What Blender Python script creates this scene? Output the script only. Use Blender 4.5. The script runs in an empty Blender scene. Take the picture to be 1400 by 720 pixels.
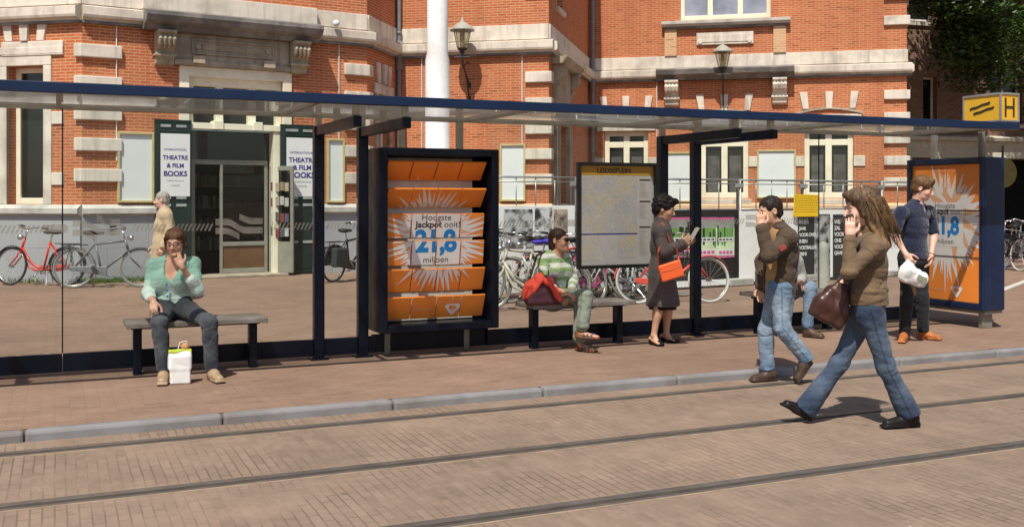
import bpy, bmesh, math, random
import numpy as np
from mathutils import Vector, Matrix
random.seed(7); np.random.seed(7)
R = math.radians
scene = bpy.context.scene
COL = scene.collection

# ------------------------------------------------------------------ camera, sky, sun, exposure
H = 1.5                                    # eye height above the platform
cam_d = bpy.data.cameras.new("camera"); cam = bpy.data.objects.new("camera", cam_d); COL.objects.link(cam)
cam.location = (0, 0, H); cam.rotation_euler = (R(90), 0, 0)
cam_d.sensor_width = 36; cam_d.lens = 36.0; cam_d.shift_y = -88 / 1400
cam_d.clip_start = 0.1; cam_d.clip_end = 800
scene.camera = cam
SUN_EL, SUN_X = 58.0, -0.27                # elevation; the sun stands behind the viewer, a little to the left
wd = bpy.data.worlds.new("World"); scene.world = wd; wd.use_nodes = True
wn = wd.node_tree.nodes; wl = wd.node_tree.links
sky = wn.new("ShaderNodeTexSky"); sky.sky_type = 'NISHITA'; sky.sun_disc = False
sky.sun_elevation = R(SUN_EL); sky.sun_rotation = math.atan2(SUN_X, -1.0)
sky.air_density = 1.0; sky.dust_density = 1.6; sky.ozone_density = 1.0
bg = wn["Background"]; bg.inputs[1].default_value = 0.097
wl.new(sky.outputs[0], bg.inputs[0])
sd = bpy.data.lights.new("sun", 'SUN'); sd.energy = 5.0; sd.angle = R(0.5); sd.color = (1.0, 0.93, 0.82)
sun = bpy.data.objects.new("sun", sd); COL.objects.link(sun)
hv = Vector((-SUN_X, 1.0, 0)).normalized() * math.cos(R(SUN_EL))
sun.rotation_euler = Vector((hv.x, hv.y, -math.sin(R(SUN_EL)))).to_track_quat('-Z', 'Y').to_euler()
sun.location = (-5, -15, 25)
scene.view_settings.view_transform = 'Standard'; scene.view_settings.look = 'None'
scene.view_settings.exposure = 0.10; scene.view_settings.gamma = 1.0; scene.view_settings.use_curve_mapping = False
scene.cycles.max_bounces = 8; scene.cycles.transparent_max_bounces = 24
scene.cycles.caustics_reflective = False; scene.cycles.caustics_refractive = False

# ------------------------------------------------------------------ helpers
def W(px, py, Z):                          # a point at depth Z that the photograph shows at (px, py)
    return Vector(((px - 700) / 1400 * Z, Z, H - (py - 272) / 1400 * Z))

class Frame:                               # s along a wall, d out of it towards the street, z up
    def __init__(s, o, deg):
        s.o = Vector((o[0], o[1], 0)); a = R(deg); s.deg = deg
        s.u = Vector((math.cos(a), math.sin(a), 0)); s.n = Vector((math.sin(a), -math.cos(a), 0))
    def p(s, a, d=0.0, z=0.0): return s.o + s.u * a + s.n * d + Vector((0, 0, z))
    def at(s, px, py, d=0.0):              # (s, z) on the plane d where the ray of that picture point meets it
        r = Vector(((px - 700) / 1400, 1, -(py - 272) / 1400)); o = s.o + s.n * d
        t = o.dot(s.n) / r.dot(s.n); q = r * t
        return (q - o).dot(s.u), q.z + H
    def rect(s, x0, y0, x1, y1, d=0.0):
        xm, ym = (x0 + x1) / 2, (y0 + y1) / 2
        a = s.at(x0, ym, d)[0]; b = s.at(x1, ym, d)[0]
        return min(a, b), max(a, b), s.at(xm, y1, d)[1], s.at(xm, y0, d)[1]
LOC = Frame((0, 0), 0)                     # local frame for prototypes: s = x, d = -y

TH = 24.0
SH = Frame((-4.3, 8.6), TH)                # the shelter's glass wall

def root_loc(o):
    v = Vector((0, 0, 0))
    while o is not None: v = v + Vector(o.location); o = o.parent
    return v

class MB:
    def __init__(s): s.v = []; s.f = []; s.m = []
    def poly(s, pts, mi=0):
        i = len(s.v); s.v += [tuple(p) for p in pts]; s.f.append(list(range(i, i + len(pts)))); s.m.append(mi)
    def add(s, vs, fs, mi=0):
        i = len(s.v); s.v += [tuple(p) for p in vs]
        for f in fs: s.f.append([k + i for k in f]); s.m.append(mi)
    def hexa(s, c, mi=0):                  # 8 corners: bottom ring then top ring
        s.add(c, [(3, 2, 1, 0), (4, 5, 6, 7), (0, 1, 5, 4), (1, 2, 6, 5), (2, 3, 7, 6), (3, 0, 4, 7)], mi)
    def box(s, F, s0, s1, d0, d1, z0, z1, mi=0):
        s.hexa([F.p(s0, d0, z0), F.p(s1, d0, z0), F.p(s1, d1, z0), F.p(s0, d1, z0),
                F.p(s0, d0, z1), F.p(s1, d0, z1), F.p(s1, d1, z1), F.p(s0, d1, z1)], mi)
    def cbox(s, c, x, y, z, ux=(1, 0, 0), uy=(0, 1, 0), uz=(0, 0, 1), mi=0):
        c = Vector(c); ux = Vector(ux) * x / 2; uy = Vector(uy) * y / 2; uz = Vector(uz) * z / 2
        s.hexa([c - ux - uy - uz, c + ux - uy - uz, c + ux + uy - uz, c - ux + uy - uz,
                c - ux - uy + uz, c + ux - uy + uz, c + ux + uy + uz, c - ux + uy + uz], mi)
    def prism(s, F, pts, d0, d1, mi=0):    # outline in (s, z), extruded in d
        n = len(pts)
        vs = [F.p(a, d0, z) for a, z in pts] + [F.p(a, d1, z) for a, z in pts]
        s.add(vs, [list(range(n))[::-1], list(range(n, 2 * n))] + [(i, (i + 1) % n, n + (i + 1) % n, n + i) for i in range(n)], mi)
    def sweep(s, F, prof, s0, s1, mi=0):   # profile in (d, z), extruded in s
        n = len(prof)
        vs = [F.p(s0, d, z) for d, z in prof] + [F.p(s1, d, z) for d, z in prof]
        s.add(vs, [list(range(n)), list(range(n, 2 * n))[::-1]] + [(i, n + i, n + (i + 1) % n, (i + 1) % n) for i in range(n)], mi)
    def column(s, poly, z0, z1, mi=0):     # outline in (x, y), extruded in z
        n = len(poly)
        vs = [(x, y, z0) for x, y in poly] + [(x, y, z1) for x, y in poly]
        s.add(vs, [list(range(n))[::-1], list(range(n, 2 * n))] + [(i, (i + 1) % n, n + (i + 1) % n, n + i) for i in range(n)], mi)
    def tube(s, pts, r, n=8, mi=0, closed=False):
        pts = [Vector(p) for p in pts]; k = len(pts)
        rr = r if isinstance(r, (list, tuple)) else [r] * k
        base = len(s.v); up = None
        for i, p in enumerate(pts):
            if closed: t = pts[(i + 1) % k] - pts[i - 1]
            else: t = pts[min(i + 1, k - 1)] - pts[max(i - 1, 0)]
            t.normalize()
            if up is None: up = Vector((0, 0, 1)) if abs(t.z) < .9 else Vector((1, 0, 0))
            a = t.cross(up)
            if a.length < 1e-5: a = t.cross(Vector((0.3, 1, .2)))
            a.normalize(); b = a.cross(t).normalized(); up = b
            for j in range(n):
                w = 2 * math.pi * j / n
                s.v.append(tuple(p + (a * math.cos(w) + b * math.sin(w)) * rr[i]))
        for i in range(k if closed else k - 1):
            i2 = (i + 1) % k
            for j in range(n):
                s.f.append([base + i * n + j, base + i * n + (j + 1) % n, base + i2 * n + (j + 1) % n, base + i2 * n + j]); s.m.append(mi)
        if not closed:
            s.f.append([base + j for j in range(n)][::-1]); s.m.append(mi)
            s.f.append([base + (k - 1) * n + j for j in range(n)]); s.m.append(mi)
    def lathe(s, prof, c=(0, 0, 0), n=20, mi=0):
        c = Vector(c); base = len(s.v); k = len(prof)
        for r, z in prof:
            for j in range(n):
                w = 2 * math.pi * j / n
                s.v.append((c.x + r * math.cos(w), c.y + r * math.sin(w), c.z + z))
        for i in range(k - 1):
            for j in range(n):
                s.f.append([base + i * n + j, base + i * n + (j + 1) % n, base + (i + 1) * n + (j + 1) % n, base + (i + 1) * n + j]); s.m.append(mi)
        s.f.append([base + j for j in range(n)][::-1]); s.m.append(mi)
        s.f.append([base + (k - 1) * n + j for j in range(n)]); s.m.append(mi)
    def ring(s, c, ax, Rr, r, n=36, m=8, mi=0):
        c = Vector(c); ax = Vector(ax).normalized()
        a = ax.cross(Vector((0, 0, 1)));  a = a.normalized() if a.length > 1e-4 else Vector((1, 0, 0)); b = ax.cross(a)
        base = len(s.v)
        for i in range(n):
            w = 2 * math.pi * i / n; e = a * math.cos(w) + b * math.sin(w)
            for j in range(m):
                q = 2 * math.pi * j / m
                s.v.append(tuple(c + e * (Rr + r * math.cos(q)) + ax * r * math.sin(q)))
        for i in range(n):
            for j in range(m):
                s.f.append([base + i * m + j, base + i * m + (j + 1) % m, base + ((i + 1) % n) * m + (j + 1) % m, base + ((i + 1) % n) * m + j]); s.m.append(mi)
    def disc(s, c, ax, r, th, n=20, mi=0):
        c = Vector(c); ax = Vector(ax).normalized() * th / 2
        s.tube([c - ax, c + ax], r, n, mi)
    def ell(s, c, r, n=14, m=9, mi=0):
        c = Vector(c); s.lathe([(max(1e-3, math.sin(math.pi * i / m)) , -math.cos(math.pi * i / m)) for i in range(m + 1)], (0, 0, 0), n, mi)
        k = n * (m + 1)
        for i in range(len(s.v) - k, len(s.v)):
            x, y, z = s.v[i]; s.v[i] = (c.x + x * r[0], c.y + y * r[1], c.z + z * r[2])
    def build(s, name, mats, parent=None, smooth=False, bevel=0.0, recalc=True, bseg=2):
        if not isinstance(mats, (list, tuple)): mats = [mats]
        off = root_loc(parent)
        me = bpy.data.meshes.new(name)
        me.from_pydata([(x - off.x, y - off.y, z - off.z) for x, y, z in s.v], [], s.f)
        me.polygons.foreach_set("material_index", s.m)
        if recalc:
            bm = bmesh.new(); bm.from_mesh(me); bmesh.ops.recalc_face_normals(bm, faces=bm.faces); bm.to_mesh(me); bm.free()
        for mt in mats: me.materials.append(mt)
        uvl = me.uv_layers.new(name="UVMap"); uv = np.zeros((len(me.loops), 2), dtype=np.float32)
        ca, sa = math.cos(R(TH)), math.sin(R(TH)); vs = me.vertices
        for p in me.polygons:
            n = p.normal
            if abs(n.z) > .7:
                for li in p.loop_indices:
                    c = vs[me.loops[li].vertex_index].co; x, y = c.x + off.x, c.y + off.y
                    uv[li] = (x * ca + y * sa, -x * sa + y * ca)
            else:
                l = math.hypot(n.x, n.y) or 1; tx, ty = -n.y / l, n.x / l
                for li in p.loop_indices:
                    c = vs[me.loops[li].vertex_index].co
                    uv[li] = ((c.x + off.x) * tx + (c.y + off.y) * ty, c.z + off.z)
        uvl.data.foreach_set("uv", uv.ravel())
        if smooth: me.polygons.foreach_set("use_smooth", [True] * len(me.polygons))
        me.update()
        o = bpy.data.objects.new(name, me); COL.objects.link(o); o.parent = parent
        if bevel:
            b = o.modifiers.new("bevel", 'BEVEL'); b.width = bevel; b.segments = bseg; b.limit_method = 'ANGLE'; b.angle_limit = R(40)
            b.harden_normals = False
        return o

def tag(o, label, cat, group=None):
    o["label"] = label; o["category"] = cat
    if group: o["group"] = group
    return o
def struct(o): o["kind"] = "structure"; return o
def thing(name, label, cat, loc=(0, 0, 0), group=None):
    o = bpy.data.objects.new(name, None); o.empty_display_size = .2; COL.objects.link(o); o.location = loc
    return tag(o, label, cat, group)
def copy_tree(o, parent=None):
    c = o.copy(); COL.objects.link(c); c.parent = parent
    for ch in list(o.children): copy_tree(ch, c)
    return c

_txt = {}
def text_tris(body, size=1.0, bold=0.0, align='CENTER', shear=0.0, space=1.0):
    key = (body, bold, align, shear, space)
    if key not in _txt:
        cu = bpy.data.curves.new("txt", 'FONT'); cu.body = body; cu.align_x = align; cu.align_y = 'CENTER' if '\n' not in body else 'TOP'
        cu.offset = bold; cu.size = 1; cu.shear = shear; cu.space_character = space; cu.resolution_u = 3
        ob = bpy.data.objects.new("txt", cu); COL.objects.link(ob)
        bpy.context.view_layer.update()
        me = bpy.data.meshes.new_from_object(ob.evaluated_get(bpy.context.evaluated_depsgraph_get()))
        me.calc_loop_triangles()
        _txt[key] = [[(me.vertices[i].co.x, me.vertices[i].co.y) for i in t.vertices] for t in me.loop_triangles]
        bpy.data.objects.remove(ob); bpy.data.meshes.remove(me); bpy.data.curves.remove(cu)
    return [[(x * size, y * size) for x, y in t] for t in _txt[key]]
def put_text(mb, F, s0, z0, d, body, size, bold=0.0, align='CENTER', mi=0, **k):
    for t in text_tris(body, size, bold, align, **k): mb.poly([F.p(s0 + x, d, z0 + y) for x, y in t], mi)
def clip(poly, x0, x1, y0, y1):
    for ax, lim, sg in ((0, x0, 1), (0, x1, -1), (1, y0, 1), (1, y1, -1)):
        out = []
        for i in range(len(poly)):
            a, b = poly[i - 1], poly[i]; da, db = (a[ax] - lim) * sg, (b[ax] - lim) * sg
            if (da >= 0) != (db >= 0):
                t = da / (da - db); out.append((a[0] + (b[0] - a[0]) * t, a[1] + (b[1] - a[1]) * t))
            if db >= 0: out.append(b)
        poly = out
        if len(poly) < 3: return []
    return poly

# ------------------------------------------------------------------ materials
MATS = {}
def lin(c):                                # sRGB 0..255 to linear
    return tuple(((v / 255) / 12.92 if v / 255 <= .04045 else ((v / 255 + .055) / 1.055) ** 2.4) for v in c)
class NT:
    def __init__(s, name):
        s.m = bpy.data.materials.new(name); s.m.use_nodes = True; s.t = s.m.node_tree; s.n = s.t.nodes; s.b = s.n["Principled BSDF"]
    def new(s, k, **kw):
        x = s.n.new(k)
        for a, v in kw.items():
            if a.startswith("i_"):
                x.inputs[int(a[2:]) if a[2:].isdigit() else a[2:].replace("_", " ")].default_value = v
            else: setattr(x, a, v)
        return x
    def link(s, a, b): s.t.links.new(a, b)
    def noise(s, co, scale, detail=4, rough=.55, vec_scale=None):
        n = s.new("ShaderNodeTexNoise"); n.inputs["Scale"].default_value = scale; n.inputs["Detail"].default_value = detail; n.inputs["Roughness"].default_value = rough
        if vec_scale:
            mp = s.new("ShaderNodeMapping"); mp.inputs["Scale"].default_value = vec_scale; s.link(co, mp.inputs[0]); co = mp.outputs[0]
        s.link(co, n.inputs["Vector"]); return n.outputs["Fac"]
    def ramp(s, fac, stops):
        r = s.new("ShaderNodeValToRGB"); e = r.color_ramp.elements
        while len(e) < len(stops): e.new(.5)
        for q, (p, c) in zip(e, stops): q.position = p; q.color = (*c, 1) if len(c) == 3 else c
        s.link(fac, r.inputs[0]); return r.outputs[0]
    def mix(s, fac, a, b, mode='MIX'):
        x = s.new("ShaderNodeMix", data_type='RGBA', blend_type=mode)
        if isinstance(fac, (int, float)): x.inputs[0].default_value = fac
        else: s.link(fac, x.inputs[0])
        for i, v in ((6, a), (7, b)):
            if isinstance(v, (tuple, list)): x.inputs[i].default_value = (*v[:3], 1)
            else: s.link(v, x.inputs[i])
        return x.outputs[2]
    def mrange(s, v, a, b, c, d):
        x = s.new("ShaderNodeMapRange"); s.link(v, x.inputs[0])
        for i, q in enumerate((a, b, c, d)): x.inputs[i + 1].default_value = q
        return x.outputs[0]
    def coord(s, k="Object"): return s.new("ShaderNodeTexCoord").outputs[k]
    def bump(s, h, strength=.3, dist=.01):
        b = s.new("ShaderNodeBump"); b.inputs["Strength"].default_value = strength; b.inputs["Distance"].default_value = dist
        s.link(h, b.inputs["Height"]); s.link(b.outputs[0], s.b.inputs["Normal"]); return b
    def col(s, c):
        if isinstance(c, (tuple, list)): s.b.inputs["Base Color"].default_value = (*c[:3], 1)
        else: s.link(c, s.b.inputs["Base Color"])
    def rough(s, r):
        if isinstance(r, (int, float)): s.b.inputs["Roughness"].default_value = r
        else: s.link(r, s.b.inputs["Roughness"])

def mat(name, c, rough=.6, metal=0.0, var=.18, scale=6.0, bump=0.0, bscale=60.0, spec=.4, dirt=None, dscale=2.0, streak=None):
    """plain painted / cloth / stone surface with uneven colour, some dirt and a fine bump"""
    if name in MATS: return MATS[name]
    t = NT(name); co = t.coord()
    f = t.noise(co, scale, 5)
    a = tuple(max(0, v * (1 - var)) for v in c); b = tuple(min(1, v * (1 + var)) for v in c)
    x = t.ramp(f, [(.3, a), (.7, b)])
    if dirt is not None:
        g = t.mrange(t.noise(co, dscale, 6, .65), .48, .68, 0, 1); x = t.mix(g, x, dirt)
    if streak is not None: x = t.mix(t.mrange(t.noise(co, 3.0, 5, .6, (2.2, 2.2, .16)), .50, .72, 0, .75), x, streak)
    t.col(x); t.b.inputs["Metallic"].default_value = metal; t.b.inputs["Specular IOR Level"].default_value = spec
    t.rough(t.mrange(f, .3, .7, max(.03, rough - .08), min(1, rough + .08)))
    if bump: t.bump(t.noise(co, bscale, 4), bump, .004)
    MATS[name] = t.m; return t.m

def brick_mat(name, c1, c2, mortar, bw, bh, ms, stain=.25, bump=.5, coordk="UV", rough=.85, stain_c=None, offset=.5, rot=0.0, big=.35, msmooth=.15, mvar=1.0, dark=.62, spots=None, streak=0.0, mottle=0.0):
    t = NT(name); co = t.coord(coordk)
    if rot:
        mp = t.new("ShaderNodeMapping"); mp.inputs["Rotation"].default_value = (0, 0, rot); t.link(co, mp.inputs[0]); co = mp.outputs[0]
    wob = t.new("ShaderNodeTexNoise"); wob.inputs["Scale"].default_value = 3.0; t.link(co, wob.inputs["Vector"])
    add = t.new("ShaderNodeVectorMath", operation='MULTIPLY_ADD'); add.inputs[1].default_value = (.012, .012, 0); t.link(wob.outputs["Color"], add.inputs[0]); t.link(co, add.inputs[2])
    b = t.new("ShaderNodeTexBrick"); b.offset = offset
    b.inputs["Scale"].default_value = 1; b.inputs["Brick Width"].default_value = bw; b.inputs["Row Height"].default_value = bh
    b.inputs["Mortar Size"].default_value = ms; b.inputs["Mortar Smooth"].default_value = msmooth; b.inputs["Bias"].default_value = 0
    b.inputs["Color1"].default_value = (0, 0, 0, 1); b.inputs["Color2"].default_value = (1, 1, 1, 1); b.inputs["Mortar"].default_value = (.5, .5, .5, 1)
    t.link(add.outputs[0], b.inputs["Vector"])
    rgb = t.new("ShaderNodeSeparateColor"); t.link(b.outputs["Color"], rgb.inputs[0])
    mfac = t.new('ShaderNodeMath', operation='MULTIPLY'); t.link(b.outputs['Fac'], mfac.inputs[0]); t.link(t.mrange(t.noise(co, 1.7, 4), .38, .6, mvar, 1), mfac.inputs[1])
    bc = t.ramp(rgb.outputs[0], [(0, c1), (.45, tuple((p + q) / 2 for p, q in zip(c1, c2))), (.8, c2), (1, tuple(v * dark for v in c1))])
    fine = t.noise(co, 45, 3); bc = t.mix(t.mrange(fine, .3, .7, 0, .35), bc, tuple(v * .7 for v in c1))
    x = t.mix(mfac.outputs[0], bc, mortar)
    lg = t.mrange(t.noise(co, big, 6, .62), .42, .72, 0, stain); x = t.mix(lg, x, stain_c or tuple(v * .45 for v in c1))
    if streak: x = t.mix(t.mrange(t.noise(co, 1.0, 6, .65, (1.6, .12, 1)), .50, .75, 0, streak), x, tuple(v * .55 for v in c1))
    if mottle:                             # trodden and patched areas
        for sc, am in ((.45, 1.0), (1.6, .8), (7.0, .55)):
            k = t.mrange(t.noise(co, sc, 6, .68), .36, .64, 1 - mottle * am, 1 + mottle * am * .55); x = t.mix(1.0, x, k, 'MULTIPLY')
    if spots:                              # chewing gum, drips and trodden dirt
        for sc, th, cc in ((1.7, .05, spots[0]), (2.9, .028, spots[1]), (.8, .045, spots[2])):
            vo = t.new("ShaderNodeTexVoronoi"); vo.inputs["Scale"].default_value = sc; t.link(co, vo.inputs["Vector"])
            dn = t.new("ShaderNodeMath", operation='MULTIPLY_ADD'); t.link(t.noise(co, 30, 2), dn.inputs[0]); dn.inputs[1].default_value = .05; t.link(vo.outputs["Distance"], dn.inputs[2])
            x = t.mix(t.mrange(dn.outputs[0], th + .012, th + .03, .75, 0), x, cc)
    t.col(x); t.rough(rough); t.b.inputs["Specular IOR Level"].default_value = .25
    inv = t.new("ShaderNodeMath", operation='SUBTRACT'); inv.inputs[0].default_value = 1; t.link(b.outputs["Fac"], inv.inputs[1])
    hh = t.new("ShaderNodeMath", operation='MULTIPLY_ADD'); t.link(fine, hh.inputs[0]); hh.inputs[1].default_value = .35; t.link(inv.outputs[0], hh.inputs[2])
    t.bump(hh.outputs[0], bump, .006)
    MATS[name] = t.m; return t.m

def glass_mat(name, tint=(.9, .95, .93), refl=.06, haze=0.0, haze_c=(.6, .6, .58), rough=.02, blend=.10):
    """a thin clear pane: see-through, a Fresnel reflection, and a little dirt that catches light"""
    t = NT(name); out = t.n["Material Output"]; t.n.remove(t.b)
    tr = t.new("ShaderNodeBsdfTransparent"); tr.inputs[0].default_value = (*tint, 1)
    gl = t.new("ShaderNodeBsdfGlossy"); gl.inputs["Roughness"].default_value = rough
    lw = t.new("ShaderNodeLayerWeight"); lw.inputs["Blend"].default_value = blend
    f = t.mrange(lw.outputs["Fresnel"], 0, 1, refl, .9)
    m = t.new("ShaderNodeMixShader"); t.link(f, m.inputs[0]); t.link(tr.outputs[0], m.inputs[1]); t.link(gl.outputs[0], m.inputs[2])
    last = m.outputs[0]
    if haze:
        df = t.new("ShaderNodeBsdfDiffuse"); df.inputs[0].default_value = (*haze_c, 1)
        tl = t.new("ShaderNodeBsdfTranslucent"); tl.inputs[0].default_value = (*haze_c, 1)
        mm = t.new("ShaderNodeMixShader"); mm.inputs[0].default_value = .5; t.link(df.outputs[0], mm.inputs[1]); t.link(tl.outputs[0], mm.inputs[2])
        nz = t.noise(t.coord(), 5, 6, .7, (1, 1, 1)); fz = t.mrange(nz, .35, .7, haze * .5, haze * 1.4)
        m2 = t.new("ShaderNodeMixShader"); t.link(fz, m2.inputs[0]); t.link(last, m2.inputs[1]); t.link(mm.outputs[0], m2.inputs[2]); last = m2.outputs[0]
    t.link(last, out.inputs[0]); MATS[name] = t.m; return t.m
# ------------------------------------------------------------------ setting materials
M_brick = brick_mat("red_brick", (.465, .122, .048), (.56, .186, .080), (.58, .32, .175), .20, .056, .009, stain=.34, stain_c=(.26, .085, .05), bump=.25, streak=.45)
M_brick_tan = brick_mat("tan_brick", (.62, .34, .16), (.68, .40, .2), (.6, .5, .38), .215, .066, .010, stain=.15)
M_stone = mat("cream_stone", (.69, .63, .54), .8, var=.08, scale=3, bump=.25, bscale=30, dirt=(.44, .39, .33), dscale=1.2, streak=(.36, .32, .27))
M_stone_d = mat("grey_sandstone", (.42, .36, .27), .85, var=.16, scale=3, bump=.3, bscale=25, dirt=(.24, .2, .15), dscale=1.4, streak=(.2, .165, .125))
M_cap = mat("lead_grey_cap", (.16, .15, .145), .7, var=.25, scale=2.0, bump=.2, dirt=(.3, .28, .26))
M_plinth = brick_mat("grey_plinth_stone", (.36, .37, .39), (.44, .44, .45), (.27, .27, .27), 1.45, .62, .006, stain=.35, stain_c=(.24, .24, .25), bump=.15, rough=.8, big=1.4)
M_ledge = mat("pale_ledge_stone", (.52, .50, .46), .8, var=.15, scale=2.5, dirt=(.33, .31, .28))
M_ledge_t = mat("tan_ledge_stone", (.60, .42, .27), .8, var=.12, scale=2.5)
M_cream = mat("cream_paint", (.86, .81, .64), .45, var=.06, scale=3, dirt=(.72, .66, .50), dscale=1.0)
M_green_d = mat("dark_green_paint", (.012, .028, .022), .35, var=.2)
M_greyfr = mat("grey_green_frame", (.25, .245, .205), .45, var=.12)
M_pane = mat("dark_window_glass", (.018, .018, .017), .06, var=.3, scale=.8, spec=.6)
M_curt = mat("grey_net_curtain", (.10, .10, .09), .3, var=.35, scale=4, spec=.5)
M_white_p = mat("white_panel", (.70, .74, .74), .45, var=.04, scale=2)
M_ochre = mat("ochre_frame", (.52, .44, .22), .5, var=.12)
M_iron = mat("dark_iron", (.03, .03, .032), .5, var=.25)
M_pipe = mat("grey_zinc", (.20, .20, .21), .5, var=.2)
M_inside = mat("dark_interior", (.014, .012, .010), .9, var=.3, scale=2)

def walk_brick():
    return brick_mat("platform_paving", (.275, .178, .128), (.305, .203, .150), (.20, .135, .098), .20, .056, .005, stain=.38, stain_c=(.205, .135, .10), spots=((.12, .085, .065), (.42, .36, .3), (.15, .10, .075)), bump=.4, big=.55, dark=.8, mvar=.4, mottle=.13)
M_walk = walk_brick()
M_road = brick_mat("road_pavers", (.272, .197, .145), (.305, .225, .168), (.155, .110, .079), .205, .057, .0045, stain=.5, stain_c=(.215, .153, .114), spots=((.12, .09, .07), (.42, .37, .31), (.17, .125, .095)), mvar=-.1, mottle=.17, dark=.86, bump=.45, big=.45, rot=math.pi / 2, offset=.5)
M_kerb = mat("kerb_stone", (.225, .222, .228), .75, var=.14, scale=4, bump=.3, bscale=50, dirt=(.17, .155, .145), dscale=1.6)

# ------------------------------------------------------------------ ground, road, kerb, rails
KD = 2.30; RZ = -0.066
g = MB(); g.poly([(-300, -300, RZ - .012), (300, -300, RZ - .012), (300, 300, RZ - .012), (-300, 300, RZ - .012)])
struct(g.build("ground", M_road))
g = MB()
for a, b in ((-26, -6), (-6, 6), (6, 18), (18, 60)):
    g.poly([SH.p(a, 22, RZ), SH.p(b, 22, RZ), SH.p(b, KD - .01, RZ), SH.p(a, KD - .01, RZ)])
struct(g.build("road", M_road))
g = MB(); g.box(SH, -60, 90, -90, KD - .105, -.3, 0.0)
struct(g.build("pavement", M_walk))
g = MB(); k = -22.0
while k < 45:
    ln = 1.24 + random.uniform(-.02, .02); j = random.uniform(-.004, .004)
    g.box(SH, k, k + ln - .006, KD - .105, KD, RZ - .05, 0.004 + j); k += ln
kerb = struct(g.build("kerb", M_kerb, bevel=.022))

M_steel = mat("rail_steel", (.15, .13, .115), .45, metal=.35, var=.2, scale=9)
M_groove = mat("rail_groove", (.06, .048, .038), .9, var=.3)
M_joint = mat("rail_joint_filler", (.30, .225, .16), .9, var=.25, scale=8)
for i, (dd, lab) in enumerate(((2.58, "steel tram rail nearest the kerb, running along the platform edge"),
                               (3.77, "middle tram rail sunk in the road, under the striding woman's shoes"),
                               (4.92, "steel tram rail nearest the viewer, crossing the lower right of the road"))):
    r = MB(); r.box(SH, -22, 45, dd - .035, dd + .03, RZ - .05, RZ + .006)
    r.box(SH, -22, 45, dd + .07, dd + .095, RZ - .05, RZ + .004)
    o = r.build("tram_rail", M_steel); tag(o, lab, "tram rail", "tram rails in the road")
    r = MB(); r.box(SH, -22, 45, dd + .031, dd + .069, RZ - .05, RZ + .0015); r.build("groove", M_groove, o)
    r = MB(); r.box(SH, -22, 45, dd + .097, dd + .118, RZ - .05, RZ + .003); r.box(SH, -22, 45, dd - .05, dd - .037, RZ - .05, RZ + .003); r.build("joint_filler", M_joint, o)

# ------------------------------------------------------------------ the brick building
C1 = Vector((-7.73, 18.4, 0))
ALF, BET = -13.0, 32.0
FL = Frame(C1, ALF); FE = Frame(C1, BET)
LE = 5.555; C2 = FE.p(LE); FQ = Frame(C2, ALF + 90); C3 = FQ.p(1.886)
FM = Frame(C3, ALF); LM = 3.49; C4 = FM.p(LM); FP = Frame(C4, ALF + 90); LP_ = 5.78; C5 = FP.p(LP_)
FR = Frame(C5, ALF); LR = 8.2; C6 = FR.p(LR); FS = Frame(C6, ALF + 90)
ZT = 11.0
bld = thing("brick_building", "red brick building with pale stone bands, corner blocks and a bookshop entrance behind the shelter", "building", C2)

def facade(mb, F, s0, s1, z0, z1, holes, reveal=.22, mi=0, rmi=0):
    ss = sorted({s0, s1, *[h[0] for h in holes], *[h[1] for h in holes]}); zs = sorted({z0, z1, *[h[2] for h in holes], *[h[3] for h in holes]})
    for a, b in zip(ss, ss[1:]):
        for c, d in zip(zs, zs[1:]):
            m_, n_ = (a + b) / 2, (c + d) / 2
            if any(h[0] < m_ < h[1] and h[2] < n_ < h[3] for h in holes): continue
            mb.poly([F.p(a, 0, c), F.p(b, 0, c), F.p(b, 0, d), F.p(a, 0, d)], mi)
    for a, b, c, d in holes:
        for p, q in (((a, c), (b, c)), ((b, c), (b, d)), ((b, d), (a, d)), ((a, d), (a, c))):
            mb.poly([F.p(p[0], 0, p[1]), F.p(q[0], 0, q[1]), F.p(q[0], -reveal, q[1]), F.p(p[0], -reveal, p[1])], rmi)

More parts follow.
